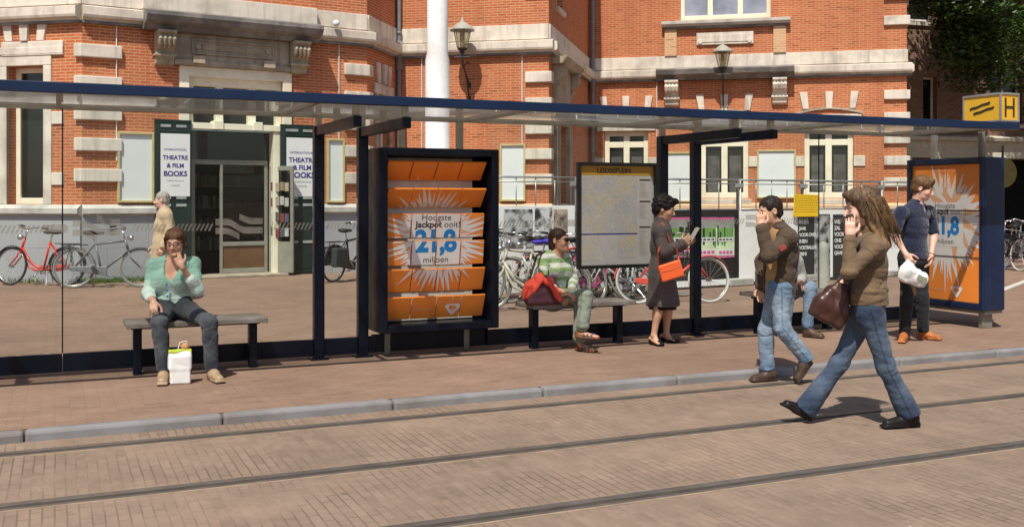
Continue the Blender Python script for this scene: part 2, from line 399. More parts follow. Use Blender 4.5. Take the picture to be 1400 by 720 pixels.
def window(F, r, depth=.16, cols=2, transom=None, fw=.075, back=M_pane, mt=M_cream, sill=True, curtain=None, parent=None):
    s0, s1, z0, z1 = r; w = MB()
    d0, d1 = -depth - .05, -depth + .02
    w.box(F, s0 + .002, s0 + fw, d0, d1, z0 + .002, z1 - .002); w.box(F, s1 - fw, s1 - .002, d0, d1, z0 + .002, z1 - .002)
    w.box(F, s0 + fw, s1 - fw, d0, d1, z1 - fw, z1 - .002); w.box(F, s0 + fw, s1 - fw, d0, d1, z0 + .002, z0 + fw * 1.2)
    tz = z0 + (z1 - z0) * transom if transom else None
    for i in range(1, cols):
        c = s0 + (s1 - s0) * i / cols; w.box(F, c - fw * .62, c + fw * .62, d0 + .003, d1 - .004, z0 + fw * 1.2, z1 - fw)
    if tz:
        x0 = s0 + fw
        for i in range(cols):
            a = s0 + fw if i == 0 else s0 + (s1 - s0) * i / cols + fw * .62
            b = s1 - fw if i == cols - 1 else s0 + (s1 - s0) * (i + 1) / cols - fw * .62
            w.box(F, a, b, d0 + .002, d1 + .02, tz - fw * .6, tz + fw * .6)
    # inner sash beads
    o = w.build("window", mt, parent or bld, bevel=.008)
    for i in range(cols):
        a = s0 + fw if i == 0 else s0 + (s1 - s0) * i / cols + fw * .62
        b = s1 - fw if i == cols - 1 else s0 + (s1 - s0) * (i + 1) / cols - fw * .62
        rows = [(z0 + fw * 1.2, tz - fw * .6), (tz + fw * .6, z1 - fw)] if tz else [(z0 + fw * 1.2, z1 - fw)]
        for c, d in rows:
            p = MB(); p.box(F, a - .004, b + .004, -depth - .035, -depth - .025, c - .004, d + .004); p.build("pane", back, o)
            if curtain and c < z0 + .4:
                q = MB(); q.box(F, a + .05, b - .05, -depth - .024, -depth - .0225, c + .03, c + (d - c) * curtain)
                q.build("net_curtain", M_curt, o)
    if sill:
        q = MB(); q.sweep(F, [(-.1, z0 - .14), (.07, z0 - .14), (.08, z0 - .04), (-.1, z0 + .001)], s0 - .08, s1 + .08); q.build("window_sill", M_stone, o)
    return o

def stones(name, F, rects, d=.05, mt=M_stone, par=None):
    for s0, s1, z0, z1 in rects:
        q = MB(); q.box(F, s0, s1, -.05, d, z0, z1); q.build(name, mt, par or bld, bevel=.012)

def keystones(F, sc, w, z, mt=M_stone):      # three wedge stones of a flat brick arch, over a stone lintel
    for k in (-1, 0, 1):
        c = sc + k * w * .5; t = k * .06
        q = MB(); q.prism(F, [(c - .075, z), (c + .075, z), (c + .10 + t, z + .44), (c - .10 + t, z + .44)], -.03, .045 if k else .07)
        q.build("keystone", mt, bld, bevel=.01)

wb = MB()
# openings, measured on the photograph and laid on their wall planes
wL = FL.rect(10, 93, 60, 281); wL = (wL[0], wL[1], 1.40, 3.92)
s_door = (FE.at(258, 270)[0], FE.at(386, 270)[0]); door = (s_door[0], s_door[1], 0.02, 3.95)
wQ = (.62, 1.32, 1.4, 3.75)
wP = (1.0, 2.1, 1.4, 3.2); wP2 = (.9, 1.7, 5.9, 8.0)
zR0, zR1 = 1.52, 3.22
w1 = (*FR.rect(826, 190, 886, 200)[:2], zR0, zR1 + .12); w2 = (*FR.rect(958, 190, 1023, 200)[:2], zR0, zR1 + .12); w3 = (*FR.rect(1100, 190, 1167, 200)[:2], zR0, zR1 + .12)
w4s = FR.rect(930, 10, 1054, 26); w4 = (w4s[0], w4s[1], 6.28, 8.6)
facade(wb, FL, -14, 0, 0, ZT, [wL, (wL[0] - 3.2, wL[1] - 3.2, 1.4, 3.92)], .3)
facade(wb, FE, 0, LE, 0, ZT, [door, (1.5, 4.1, 6.4, 9)], .32)
facade(wb, FQ, 0, 1.886, 0, ZT, [wQ])
facade(wb, FM, 0, LM, 0, ZT, [(1.1, 2.3, 6.4, 8.8)])
facade(wb, FP, 0, LP_, 0, ZT, [wP, wP2])
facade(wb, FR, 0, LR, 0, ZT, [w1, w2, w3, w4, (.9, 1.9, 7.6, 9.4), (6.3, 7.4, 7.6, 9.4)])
facade(wb, FS, 0, 14, 0, ZT, [])
wb.build("wall", M_brick, bld, recalc=False)
rf = MB(); rf.column([tuple(p[:2]) for p in (FL.p(-14, .25), FL.p(.1, .25), FE.p(LE + .1, .25), FQ.p(1.8, .25), FM.p(LM + .2, .25), FP.p(LP_, .25), FR.p(LR + .25, .25), FS.p(14, .25), FL.p(-14, -30))], ZT, ZT + .35)
rf.build("roof", M_cap, bld)

window(FL, wL, .24, 1, .8, .1, sill=False)
window(FL, (wL[0] - 3.2, wL[1] - 3.2, 1.4, 3.92), .24, 1, .8, .1, sill=False)
window(FE, (1.5, 4.1, 6.4, 9), .2, 3, .7, .1)
window(FQ, wQ, .16, 1, .75, .08)
window(FM, (1.1, 2.3, 6.4, 8.8), .16, 2, .7)
window(FP, wP, .16, 2, .7); window(FP, wP2, .16, 1, .7)
for w_ in (w1, w2, w3): window(FR, w_, .15, 2, .80, .13, curtain=.8)
window(FR, w4, .15, 3, .35, .11, back=mat('painted_sky_pane', (.26, .29, .36), .12, var=.35, scale=1.5, spec=.6)); window(FR, (.9, 1.9, 7.6, 9.4), .15, 2, .7); window(FR, (6.3, 7.4, 7.6, 9.4), .15, 2, .7)  # pale blue base colour of the wide pane stands in for reflected sky

# plinth, ledge, bands and cornice: one part per wall run
def runs():
    return ((FL, -14, .0, 'L'), (FE, 0, LE, 'E'), (FQ, 0, 1.886, 'Q'), (FM, 0, LM, 'M'), (FP, 0, LP_, 'P'), (FR, 0, LR, 'R'), (FS, 0, 14, 'S'))
CORN = [(-.05, 4.705), (.08, 4.705), (.10, 4.745), (.17, 4.76), (.185, 4.80), (.185, 4.945), (.03, 4.985), (-.05, 4.985)]
for F, a, b, nm in runs():
    ext = .1 if nm in "EMR" else 0.0
    e0, e1 = (a, b + .12 if nm in "EMR" else b)
    if nm == 'P' or nm == 'Q' or nm == 'S': e0 = a + .02
    q = MB(); q.sweep(F, CORN, e0, e1); q.build("cornice", M_stone, bld)
    q = MB(); q.sweep(F, [(-.05, 4.66), (.10, 4.66), (.10, 4.695), (-.05, 4.695)], e0, e1); q.build("cornice_drip", M_cap, bld)
    q = MB(); q.box(F, e0, b, -.04, .035, 5.0, 5.33); q.build("stone_band", M_stone, bld, bevel=.01)
    gaps = [(a, b)]
    if nm == 'E': gaps = [(a, door[0] - .62), (door[1] + .62, b)]
    for c, d in gaps:
        q = MB(); q.box(F, c, d, -.04, .05, 0, 1.2); q.build("plinth", M_plinth, bld)
        q = MB(); q.sweep(F, [(-.05, 1.2), (.06, 1.2), (.13, 1.24), (.13, 1.33), (.02, 1.40), (-.05, 1.40)], c, d + (.08 if nm in "EMR" and d == b else 0)); q.build("plinth_ledge", M_ledge if nm in "LEQ" else M_ledge_t, bld)

# corner blocks
def quoin(C, Fa, la, Fb, lb, z0, z1, d=.075):
    # Fa ends at the corner (block lies at negative s of Fa), Fb begins there
    pa = Fa.n * d; pb = Fb.n * d
    A = C - Fa.u * la; B = C + Fb.u * lb
    den = Fa.n.dot(Fb.u); K = C + pb + Fb.u * ((pa - pb).dot(Fa.n) / Fb.u.dot(Fa.n))
    poly = [A - Fa.n * .03, A + pa, K, B + pb, B - Fb.n * .03, C - (Fa.n + Fb.n) * .05]
    q = MB(); q.column([(p.x, p.y) for p in poly], z0, z1); q.build("quoin_stone", M_stone, bld, bevel=.015)
for zb in (1.81, 2.365, 2.92, 3.48, 4.05, 5.95, 6.6, 7.25):
    quoin(C1, FL, .12, FE, .68, zb, zb + .235)
    quoin(C2, FE, .52, FQ, .18, zb, zb + .235)
    quoin(C4, FM, .52, FP, .2, zb, zb + .235)
    quoin(C6, FR, .56, FS, .3, zb, zb + .235)

# left window: stone surround with lintel, keystones and side blocks
sc = (wL[0] + wL[1]) / 2; hw = (wL[1] - wL[0]) / 2
stones("window_surround", FL, [(wL[1], wL[1] + .17, 1.4, 3.92), (wL[0] - .17, wL[0], 1.4, 3.92), (wL[0] - .17, wL[1] + .17, 3.922, 4.12)], .03)
stones("side_block", FL, [(wL[1] + .172, wL[1] + .42, 1.75, 1.98), (wL[1] + .172, wL[1] + .42, 2.85, 3.08), (wL[0] - .42, wL[0] - .172, 1.75, 1.98), (wL[0] - .42, wL[0] - .172, 2.85, 3.08)], .032)
stones("lintel", FL, [(wL[0] - .22, wL[1] + .42, 4.122, 4.26)], .05); 
stones("lintel", FL, [(wL[0] - .1, wL[1] + .42, 4.10, 4.36)], .045)
keystones(FL, sc, hw * 1.7, 4.365)
keystones(FQ, .97, .6, 3.98); stones("lintel", FQ, [(wQ[0] - .2, wQ[1] + .2, 3.75, 3.97)]); stones("window_surround", FQ, [(wQ[0] - .16, wQ[0], 1.4, 3.75), (wQ[1], wQ[1] + .16, 1.4, 3.75)], .04, M_stone_d)
for w_ in (w1, w2, w3):
    c_ = (w_[0] + w_[1]) / 2
    stones("lintel", FR, [(w_[0] - .2, w_[1] + .2, w_[3] + .002, w_[3] + .36)], .04)
    keystones(FR, c_, (w_[1] - w_[0]) * .95, w_[3] + .5)
    stones("side_block", FR, [(w_[0] - .28, w_[0] - .002, 2.35, 2.62), (w_[1] + .002, w_[1] + .28, 2.35, 2.62)], .035)
    q = MB(); n = 9; aw = (w_[1] - w_[0]) / 2 + .22
    q.prism(FR, [(c_ - aw + 2 * aw * i / n, w_[3] + .36 + .13 * math.sin(math.pi * i / n)) for i in range(n + 1)] + [(c_ + aw - 2 * aw * i / n, w_[3] + .42 + .13 * math.sin(math.pi * i / n)) for i in range(n + 1)], -.03, .06)
    q.build("arch_moulding", M_stone_d, bld)

def console(F, sc, z0, z1, w=.34, dep=.36, mt=M_stone_d):   # scroll bracket: S-shaped side profile, fluted front, moulded foot
    h = z1 - z0
    prof = [(-.03, z1), (dep, z1), (dep, z1 - h * .08), (dep * .8, z1 - h * .14), (dep * .92, z1 - h * .26), (dep * .82, z1 - h * .4), (dep * .55, z1 - h * .5),
            (dep * .42, z1 - h * .62), (dep * .5, z1 - h * .66), (dep * .5, z1 - h * .74), (dep * .38, z1 - h * .8), (dep * .34, z0 + h * .06), (dep * .1, z0), (-.03, z0)]
    q = MB(); q.sweep(F, prof, sc - w / 2, sc + w / 2)
    for i in range(4):
        a = sc - w / 2 + w * (i + .5) / 4
        q.tube([F.p(a, dep * .80, z1 - h * .13), F.p(a, dep * .94, z1 - h * .26), F.p(a, dep * .85, z1 - h * .40), F.p(a, dep * .58, z1 - h * .5)], [.02, w * .105, w * .09, .03], 8)
    q.box(F, sc - w * .58, sc + w * .58, -.02, dep * .56, z1 - h * .74, z1 - h * .67)
    q.build("console", mt, bld, bevel=.008)

# entrance: hood, consoles, carved panel, cream door case
e0, e1 = FE.at(198, 35, .3)[0], FE.at(438, 45, .3)[0]
q = MB(); q.sweep(FE, [(-.05, 4.62), (.22, 4.62), (.28, 4.70), (.44, 4.76), (.50, 4.86), (.50, 4.93), (.2, 5.0), (-.05, 5.0)], e0, e1); q.build("entrance_hood", M_cap, bld)
q = MB(); q.box(FE, e0, e1, -.03, .15, 5.003, 5.33); q.build("stone_band", M_stone, bld, bevel=.01)
ca, cb = FE.at(227, 55, .2)[0], FE.at(411, 65, .2)[0]
console(FE, ca, 3.98, 4.62); console(FE, cb, 3.98, 4.62)
q = MB(); q.box(FE, ca + .18, cb - .18, -.03, .06, 4.12, 4.618)
q.box(FE, ca + .5, cb - .5, -.03, .10, 4.24, 4.27); q.box(FE, ca + .5, cb - .5, -.03, .10, 4.50, 4.53); q.box(FE, ca + .5, ca + .53, -.03, .1, 4.272, 4.498); q.box(FE, cb - .53, cb - .5, -.03, .1, 4.272, 4.498)
q.box(FE, ca + .7, cb - .7, .0, .082, 4.33, 4.44)
for sgn in (ca + .62, cb - .62): q.disc(FE.p(sgn, .07, 4.385), FE.n, .05, .06, 14)
q.box(FE, ca + .18, cb - .18, -.02, .13, 4.02, 4.118)
for sgn in (ca + .62, cb - .62): q.box(FE, sgn - .11, sgn + .11, .0, .19, 4.06, 4.2)
q.build("carved_panel", M_stone_d, bld, bevel=.006)
q = MB(); jw = .18
q.box(FE, door[0] - jw, door[0], -.05, .05, 2.92, 4.015); q.box(FE, door[1], door[1] + jw, -.05, .05, 2.92, 4.015); q.box(FE, door[0], door[1], -.05, .05, 3.83, 4.015)
q.box(FE, door[0] - .02, door[1] + .02, -.2, .06, 2.83, 2.95)
for f in (.30, .72):
    x = door[0] + (door[1] - door[0]) * f; q.box(FE, x - .09, x + .09, -.2, .085, 2.83, 3.0)
q.box(FE, door[0] + .001, door[0] + .1, -.28, -.05, 2.95, 3.83); q.box(FE, door[1] - .1, door[1] - .001, -.28, -.05, 2.95, 3.83)
q.box(FE, door[0] + .1, door[1] - .1, -.28, -.05, 3.66, 3.829)
for f in (.33, .68):
    x = door[0] + (door[1] - door[0]) * f; q.box(FE, x - .07, x + .07, -.27, -.06, 2.95, 3.66)
q.box(FE, door[1] - .19, door[1] - .001, -.25, .03, 0.02, 2.83)
dc = q.build("door_case", M_cream, bld, bevel=.008)
q = MB(); q.box(FE, door[0] + .1, door[1] - .1, -.24, -.225, 2.95, 3.66); q.build("fanlight_pane", M_pane, dc)
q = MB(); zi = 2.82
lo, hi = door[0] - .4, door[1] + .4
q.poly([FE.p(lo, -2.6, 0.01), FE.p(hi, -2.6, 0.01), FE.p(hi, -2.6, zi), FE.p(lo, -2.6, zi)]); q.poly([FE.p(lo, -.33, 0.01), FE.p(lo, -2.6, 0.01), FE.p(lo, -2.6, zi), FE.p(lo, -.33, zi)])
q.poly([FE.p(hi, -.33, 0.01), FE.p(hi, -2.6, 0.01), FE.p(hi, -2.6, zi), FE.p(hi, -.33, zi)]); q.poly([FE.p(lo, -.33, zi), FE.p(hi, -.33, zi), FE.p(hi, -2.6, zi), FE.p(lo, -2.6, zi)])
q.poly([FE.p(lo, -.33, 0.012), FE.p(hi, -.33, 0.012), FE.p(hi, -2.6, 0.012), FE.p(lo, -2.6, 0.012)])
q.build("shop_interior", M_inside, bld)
# shelves of books far inside
cols = [(.22, .05, .04), (.08, .09, .13), (.36, .32, .26), (.10, .11, .09), (.26, .2, .12), (.42, .42, .40)]
bmats = [mat(f"book_cover_{n}", c, .6) for n, c in zip("red blue tan green ochre white".split(), cols)]
q = MB()
for zz in (.4, .85, 1.3, 1.75):
    x = lo + .2
    while x < hi - .2:
        w_ = random.uniform(.025, .06); q.box(FE, x, x + w_, -2.55, -2.4, zz, zz + random.uniform(.2, .32), random.randrange(6)); x += w_ + .002
    
q.build("book_shelf", bmats, bld)
# glass front: transom, side light, door frame
sA = FE.at(263, 300)[0]; sB = FE.at(371, 300)[0]
M_shopglass = glass_mat("shop_glass", (.38, .39, .37), .05, .03, (.3, .28, .24))
q = MB(); zA = 2.17
q.box(FE, sA, sB, -.3, -.22, zA, zA + .09); q.box(FE, sA, sA + .11, -.3, -.22, 0.02, zA - .002); q.box(FE, sB - .06, sB, -.3, -.22, .02, zA - .002)
sM = sA + (sB - sA) * .42
q.box(FE, sM, sB - .06, -.295, -.225, .05, .14); q.box(FE, sM, sB - .06, -.295, -.225, .58, .66); q.box(FE, sM - .05, sM, -.295, -.225, .02, zA - .002)
dfm = q.build("shop_front_frame", M_greyfr, bld, bevel=.006)
q = MB(); q.box(FE, sM, sB - .06, -.28, -.25, .142, .578); q.build("kick_panel", mat("brown_panel", (.13, .07, .035), .5), dfm)
q = MB(); q.box(FE, sM, sB - .06, -.265, -.26, .662, zA - .003); q.box(FE, sA + .002, sB + .1, -.265, -.26, zA + .092, 2.829); q.build("pane", M_shopglass, dfm)
# open door leaf, turned out towards the street, with racks of postcards
FD = Frame(FE.p(sB + .03, -.18), BET - 62)
q = MB(); dw = .62
q.box(FD, 0, .07, -.02, .02, .05, 2.15); q.box(FD, dw - .07, dw, -.02, .02, .05, 2.15); q.box(FD, .07, dw - .07, -.02, .02, 2.06, 2.15); q.box(FD, .07, dw - .07, -.02, .02, .05, .66)
dl = q.build("shop_door", M_greyfr, bld, bevel=.005)
q = MB(); q.box(FD, .07, dw - .07, -.004, .004, .661, 2.059); q.build("pane", M_shopglass, dl)
q = MB()
for zz in (.75, 1.05, 1.35, 1.65):
    for xx in (.1, .22, .34, .46):
        q.cbox(FD.p(xx + .04, .06, zz + .1 + random.uniform(-.02, .02)), .10, .012, .17, FD.u, FD.n, Vector((0, 0, 1)), random.randrange(6))
q.build("postcard_rack", bmats, dl)

q = MB(); q.box(FE, door[0] - .02, door[1] + .02, -.34, .32, .0, .045); q.build('door_step', M_stone_d, bld, bevel=.01)
# dark green shutter doors folded open against the wall on both sides of the entrance
def shutter(px0, px1):
    a, b = FE.at(px0, 270, .1)[0], FE.at(px1, 270, .1)[0]
    q = MB(); q.box(FE, a, b, .03, .10, .03, 2.98)
    for zz in (.12, .95, 2.75):
        q.box(FE, a + .08, b - .08, .099, .112, zz, zz + .05); 
    o = q.build("shutter", M_green_d, bld, bevel=.006)
    q = MB()
    for zz in (.62, 1.36, 1.50, 2.84):
        m_ = (a + b) / 2; q.box(FE, a + .1, m_ - .05, .1, .118, zz, zz + .05); q.box(FE, m_ + .05, b - .1, .1, .118, zz, zz + .05)
    q.build("vent_slot", mat("grey_vent", (.35, .37, .36), .5), o)
    return a, b
shA = shutter(212, 262); shB = shutter(384, 437)
M_poster_w = mat("white_poster_paper", (.78, .77, .78), .5, var=.03)
M_ink_blue = mat("navy_ink", (.035, .03, .22), .5, var=.05)
M_ink_grey = mat("grey_ink", (.18, .18, .22), .5, var=.05)
for (a, b), lab in ((shA, "white bookshop poster with navy lettering on the shutter left of the entrance"), (shB, "white bookshop poster on the shutter right of the entrance, partly behind a post")):
    w_ = b - a; m_ = (a + b) / 2 + .03; pw = w_ * .40
    q = MB(); q.box(FE, m_ - pw, m_ + pw, .112, .122, 1.55, 2.72); o = tag(q.build("poster", M_poster_w), lab, "poster", "bookshop posters")
    q = MB(); sz = pw * .40
    put_text(q, FE, m_, 2.42, .124, "INTERNATIONAL", sz * .5, .01, mi=0)
    for i, tx in enumerate(("THEATRE", "& FILM", "BOOKS")): put_text(q, FE, m_, 2.27 - i * .15, .124, tx, sz * (1.02 if i != 2 else 1.22), .035, mi=0)
    for i, tx in enumerate(("BOEKEN OVER FILM", "MUZIEK EN DANS", "THEATER")): put_text(q, FE, m_, 1.93 - i * .09, .124, tx, sz * .36, .0, mi=1)
    q.build("lettering", [M_ink_blue, M_ink_grey], o)

# glazed notice cases on the walls
def case(F, r, lab, d=.07, mt=M_ochre):
    s0, s1, z0, z1 = r; loc = F.p((s0 + s1) / 2, 0, z0)
    t = thing("notice_case", lab, "notice case", loc, "empty white notice cases on the brick walls")
    q = MB(); fw = .042
    q.box(F, s0, s0 + fw, .0, d, z0, z1); q.box(F, s1 - fw, s1, .0, d, z0, z1); q.box(F, s0 + fw, s1 - fw, .0, d, z1 - fw, z1); q.box(F, s0 + fw, s1 - fw, .0, d + .02, z0, z0 + fw)
    q.build("frame", mt, t, bevel=.006)
    q = MB(); q.box(F, s0 + fw, s1 - fw, .005, .03, z0 + fw, z1 - fw); q.build("backboard", M_white_p, t)
case(FE, FE.rect(160, 181, 210, 277), "white notice case in ochre frame left of the bookshop shutter")
case(FE, FE.rect(446, 190, 470, 277), "narrow white notice case in ochre frame beside the corner right of the bookshop")
case(FM, FM.rect(684, 197, 719, 275), "white notice case in ochre frame just right of the rotating billboard")
case(FR, FR.rect(908, 208, 946, 276), "white notice case behind the two shelter posts by the woman in grey coat")
case(FR, FR.rect(1035, 205, 1088, 271), "white notice case between two white windows above the man in brown jacket")

# right wing hood over the middle window and its two consoles
h0, h1 = FR.at(897, 95, .3)[0], FR.at(1086, 85, .3)[0]
q = MB(); q.sweep(FR, [(-.05, 4.66), (.2, 4.66), (.26, 4.74), (.4, 4.80), (.44, 4.92), (.1, 5.0), (-.05, 5.0)], h0, h1); q.build("window_hood", M_cap, bld)
console(FR, FR.at(918, 120, .2)[0], 3.98, 4.66, .36, .32, M_stone); console(FR, FR.at(1066, 112, .2)[0], 3.98, 4.66, .36, .32, M_stone)
q = MB(); a, b = FR.at(904, 35, .2)[0], FR.at(1081, 33, .2)[0]
q.sweep(FR, [(-.05, 6.1), (.14, 6.1), (.2, 6.16), (.2, 6.24), (-.05, 6.28)], a, b); q.build("window_sill", M_ledge, bld, bevel=.008)
q = MB(); q.sweep(FR, [(-.05, 6.04), (.1, 6.04), (.12, 6.098), (-.05, 6.098)], a + .06, b - .06); q.build("sill_drip", M_cap, bld)
for x in (917, 1066):
    c_ = FR.at(x, 60, .05)[0]; q = MB(); q.box(FR, c_ - .16, c_ + .16, -.03, .07, 5.335, 6.038); q.build("brick_pier", M_brick_tan, bld)
c_ = FR.at(991, 57)[0]
q = MB(); q.box(FR, c_ - .74, c_ + .74, -.03, .06, 5.6, 5.92); q.box(FR, c_ - .6, c_ + .6, -.03, .075, 5.66, 5.86)
for sg in (-1, 1): q.disc(FR.p(c_ + sg * .64, .06, 5.68), FR.n, .06, .05, 12)
q.build("stone_tablet", M_stone, bld, bevel=.01)
# carved pilaster and small hood on the return wall
q = MB(); q.box(FP, .5, 2.55, -.03, .09, 3.2, 4.5); q.box(FP, .5, .95, -.03, .10, 0, 3.198); q.box(FP, 2.15, 2.55, -.03, .10, 0, 3.198); q.sweep(FP, [(-.03, 4.502), (.25, 4.502), (.36, 4.66), (-.03, 4.66)], .3, 2.75)
q.build("side_door_surround", M_stone_d, bld, bevel=.01)
console(FP, .62, 3.9, 4.5, .26, .3); console(FP, 2.43, 3.9, 4.5, .26, .3)
# rainwater pipes and cables
for P_, x in ((FM.p(.07, .1), 0), (FP.p(LP_ - .12, .12), 0)):
    q = MB(); q.tube([P_ + Vector((0, 0, z)) for z in (0.02, 3, 6, ZT - .1)], .055, 10)
    for z in (1.6, 3.4, 5.2, 7): q.tube([P_ + Vector((0, 0, z)), P_ + Vector((0, 0, z + .06))], .072, 10)
    q.tube([P_ + Vector((0, 0, 4.4)), P_ + Vector((0, 0, 5.05))], [.08, .08], 8)
    q.build("rainwater_pipe", M_pipe, bld, smooth=True)
for F, px in ((FE, 159), (FE, 463), (FM, 577), (FM, 714), (FR, 898)):
    c_ = F.at(px, 100)[0]; q = MB(); q.tube([F.p(c_, .02, 2.2), F.p(c_, .02, 4.66)], .012, 5); q.build("cable", M_white_p, bld)
q = MB(); c_ = FE.at(456, 42, .1)[0]; q.ell(FE.p(c_, .24, 5.05), (.07, .07, .07)); q.build("alarm_lamp", M_white_p, bld, smooth=True)

# wall lanterns
M_lampglass = glass_mat("lantern_glass", (.92, .9, .82), .07, .25, (.75, .7, .55))
def lantern(lab, F, s, z, dd=.58):
    t = thing("wall_lantern", lab, "wall lantern", (0, 0, 0), "iron wall lanterns")
    q = MB(); q.lathe([(.03, .0), (.06, .03), (.05, .06), (.11, .10), (.115, .125)], (0, -dd, 0), 12)
    q.tube([(0, -dd, .02), (0, -dd, -.1), (0, -dd * .9, -.24), (0, -dd * .45, -.42), (0, -.03, -.62)], [.024, .022, .02, .02, .022], 8)
    q.tube([(0, -dd * .8, -.26), (0, -dd * .3, -.12), (0, -.03, -.14)], .014, 6); q.tube([(-.18, -dd, -.07), (.18, -dd, -.07)], .012, 6)
    q.tube([(0, -dd * .55, -.38), (0.0, -dd * .25, -.62), (0, -.03, -.95)], .018, 6); q.box(LOC, -.035, .035, 0, .02, -1.0, -.86); q.box(LOC, -.035, .035, 0, .02, -.68, -.56)
    q.build("bracket", M_iron, t, smooth=False)
    q = MB()
    for i in range(6):
        a = i * math.pi / 3; q.tube([(.11 * math.cos(a), -dd + .11 * math.sin(a), .12), (.19 * math.cos(a), -dd + .19 * math.sin(a), .5)], .008, 5)
    q.build("cage", mat("bronze_green_metal", (.12, .12, .09), .5), t)
    q = MB(); q.lathe([(.105, .125), (.183, .495)], (0, -dd, 0), 6); q.build("glass", M_lampglass, t)
    q = MB(); q.lathe([(.045, .125), (.055, .2), (.055, .46), (.02, .48)], (0, -dd, 0), 10); q.build("lamp_tube", mat("ochre_lamp", (.5, .36, .14), .5), t, smooth=True)
    q = MB(); q.lathe([(.27, .495), (.27, .52), (.19, .6), (.08, .68), (.03, .70), (.035, .75), (.01, .79)], (0, -dd, 0), 16); q.build("cap", mat("weathered_copper", (.30, .30, .26), .6, dirt=(.42, .42, .38)), t, smooth=True)
    t.location = F.p(s, 0, z); t.rotation_euler = (0, 0, R(F.deg)); return t
a = FM.at(632, 70, .58); lantern("iron wall lantern on the brick wall just right of the white mast", FM, a[0], a[1] - .06)
a = FR.at(988, 95, .58); lantern("iron wall lantern in front of the pale stone tablet on the right wing", FR, a[0], a[1] - .06)

# white catenary mast
mp = W(598, 400, 15.2); mp.z = 0
t = MB(); t.lathe([(.26, 0), (.26, .12), (.185, .14), (.18, 3.56), (.155, 3.66), (.15, 12)], mp, 28)
tag(t.build("tram_mast", mat("white_mast_paint", (.78, .78, .77), .4, var=.05, scale=2, dirt=(.62, .62, .60)), smooth=True), "tall white tram mast rising behind the rotating billboard", "mast")
# ------------------------------------------------------------------ tram shelter
M_navy = mat("navy_steel", (.0022, .0045, .013), .38, var=.25, scale=5, dirt=(.006, .009, .018), dscale=3, spec=.22)
M_blue = mat("blue_beam_paint", (.005, .017, .056), .35, var=.12, scale=3)
M_alu = mat("worn_aluminium", (.22, .20, .17), .45, metal=.3, var=.2)
M_glass = glass_mat("shelter_glass", (.93, .96, .95), .012, .002)
M_roofglass = glass_mat("roof_glass", (.93, .93, .91), .05, .11, (.55, .52, .48), .03, blend=.35)
M_frost = glass_mat("frosted_film", (.75, .75, .72), .02, .42, (.70, .68, .62), .3)
S0, S1 = -1.55, 10.16                       # the shelter's two ends
SW = 0.10                                   # the glass stands on this line
shel = thing("tram_shelter", "long glass tram shelter with a blue roof beam and navy posts", "tram shelter", SH.p(4.5, .1, 0))
q = MB(); q.box(SH, S0, S1 - .02, 1.50, 1.57, 2.262, 2.340); q.build("roof_beam", M_blue, shel, bevel=.006)
q = MB(); q.box(SH, S0, S1 - .02, .0, .03, 2.265, 2.305); q.build("rear_roof_rail", M_alu, shel, bevel=.004)
x = S0
for e in (-.48, 1.4, 3.28, 5.16, 7.04, 8.92, S1 - .02):
    q = MB(); q.box(SH, x + .004, e - .004, .031, 1.499, 2.29, 2.302); q.build("roof_pane", M_roofglass, shel); x = e
for e in (.45, 2.34, 4.22, 6.1, 7.98, 9.8):
    q = MB(); q.box(SH, e - .02, e + .02, .035, 1.495, 2.262, 2.288); q.build("roof_bar", M_alu, shel)
POSTS = (-1.10, -.67, 2.677, 3.10, 6.452, 6.88, 9.9)
for p_ in POSTS[:-1]:
    q = MB(); q.box(SH, p_ - .048, p_ + .048, SW - .05, SW + .05, 0, 2.18)
    o = q.build("post", M_navy, shel, bevel=.008)
    q = MB(); q.box(SH, p_ - .085, p_ + .085, SW - .075, SW + .075, 0, .02)
    for i in (-1, 1): q.tube([SH.p(p_ + .03 * i, SW + .052, .1), SH.p(p_ + .03 * i, SW + .066, .1)], .01, 6)
    q.build("foot_plate", M_navy, o, bevel=.004)
    q = MB(); q.box(SH, p_ - .035, p_ + .035, SW + .051, 1.47, 2.09, 2.18); q.build("roof_bracket", M_navy, shel, bevel=.006)
    for d_ in (SW + .0, 1.40, .78):
        q = MB(); q.box(SH, p_ - .024, p_ + .024, d_ - .03, d_ + .03, 2.182, 2.289); q.build("roof_stub", M_alu, shel)
# kick panels and panes between the posts
BX0, BX1 = 3.20, 4.41                       # the billboard takes the wall's place here
segs = [(-.62, .48), (.48, 2.629), (2.725, 3.052), (3.148, BX0 + .03), (BX1 - .03, 6.404), (6.50, 6.832), (6.928, 8.60), (8.60, 10.12)]
for a, b in segs:
    q = MB(); q.box(SH, a + .003, b - .003, SW - .022, SW + .022, .035, .19); q.build("kick_panel", M_navy, shel, bevel=.004)
    q = MB(); q.box(SH, a + .006, b - .006, SW - .005, SW + .005, .192, 2.262); q.build("glass_pane", M_glass, shel)
q = MB(); q.box(SH, BX0, BX1, SW - .05, SW - .02, .03, .2); q.build("kick_panel", M_navy, shel, bevel=.004)
for e in (.48, 8.60):
    q = MB(); q.box(SH, e - .0055, e + .0055, SW - .004, SW + .004, .192, 2.262); q.build('pane_seal', M_navy, shel)
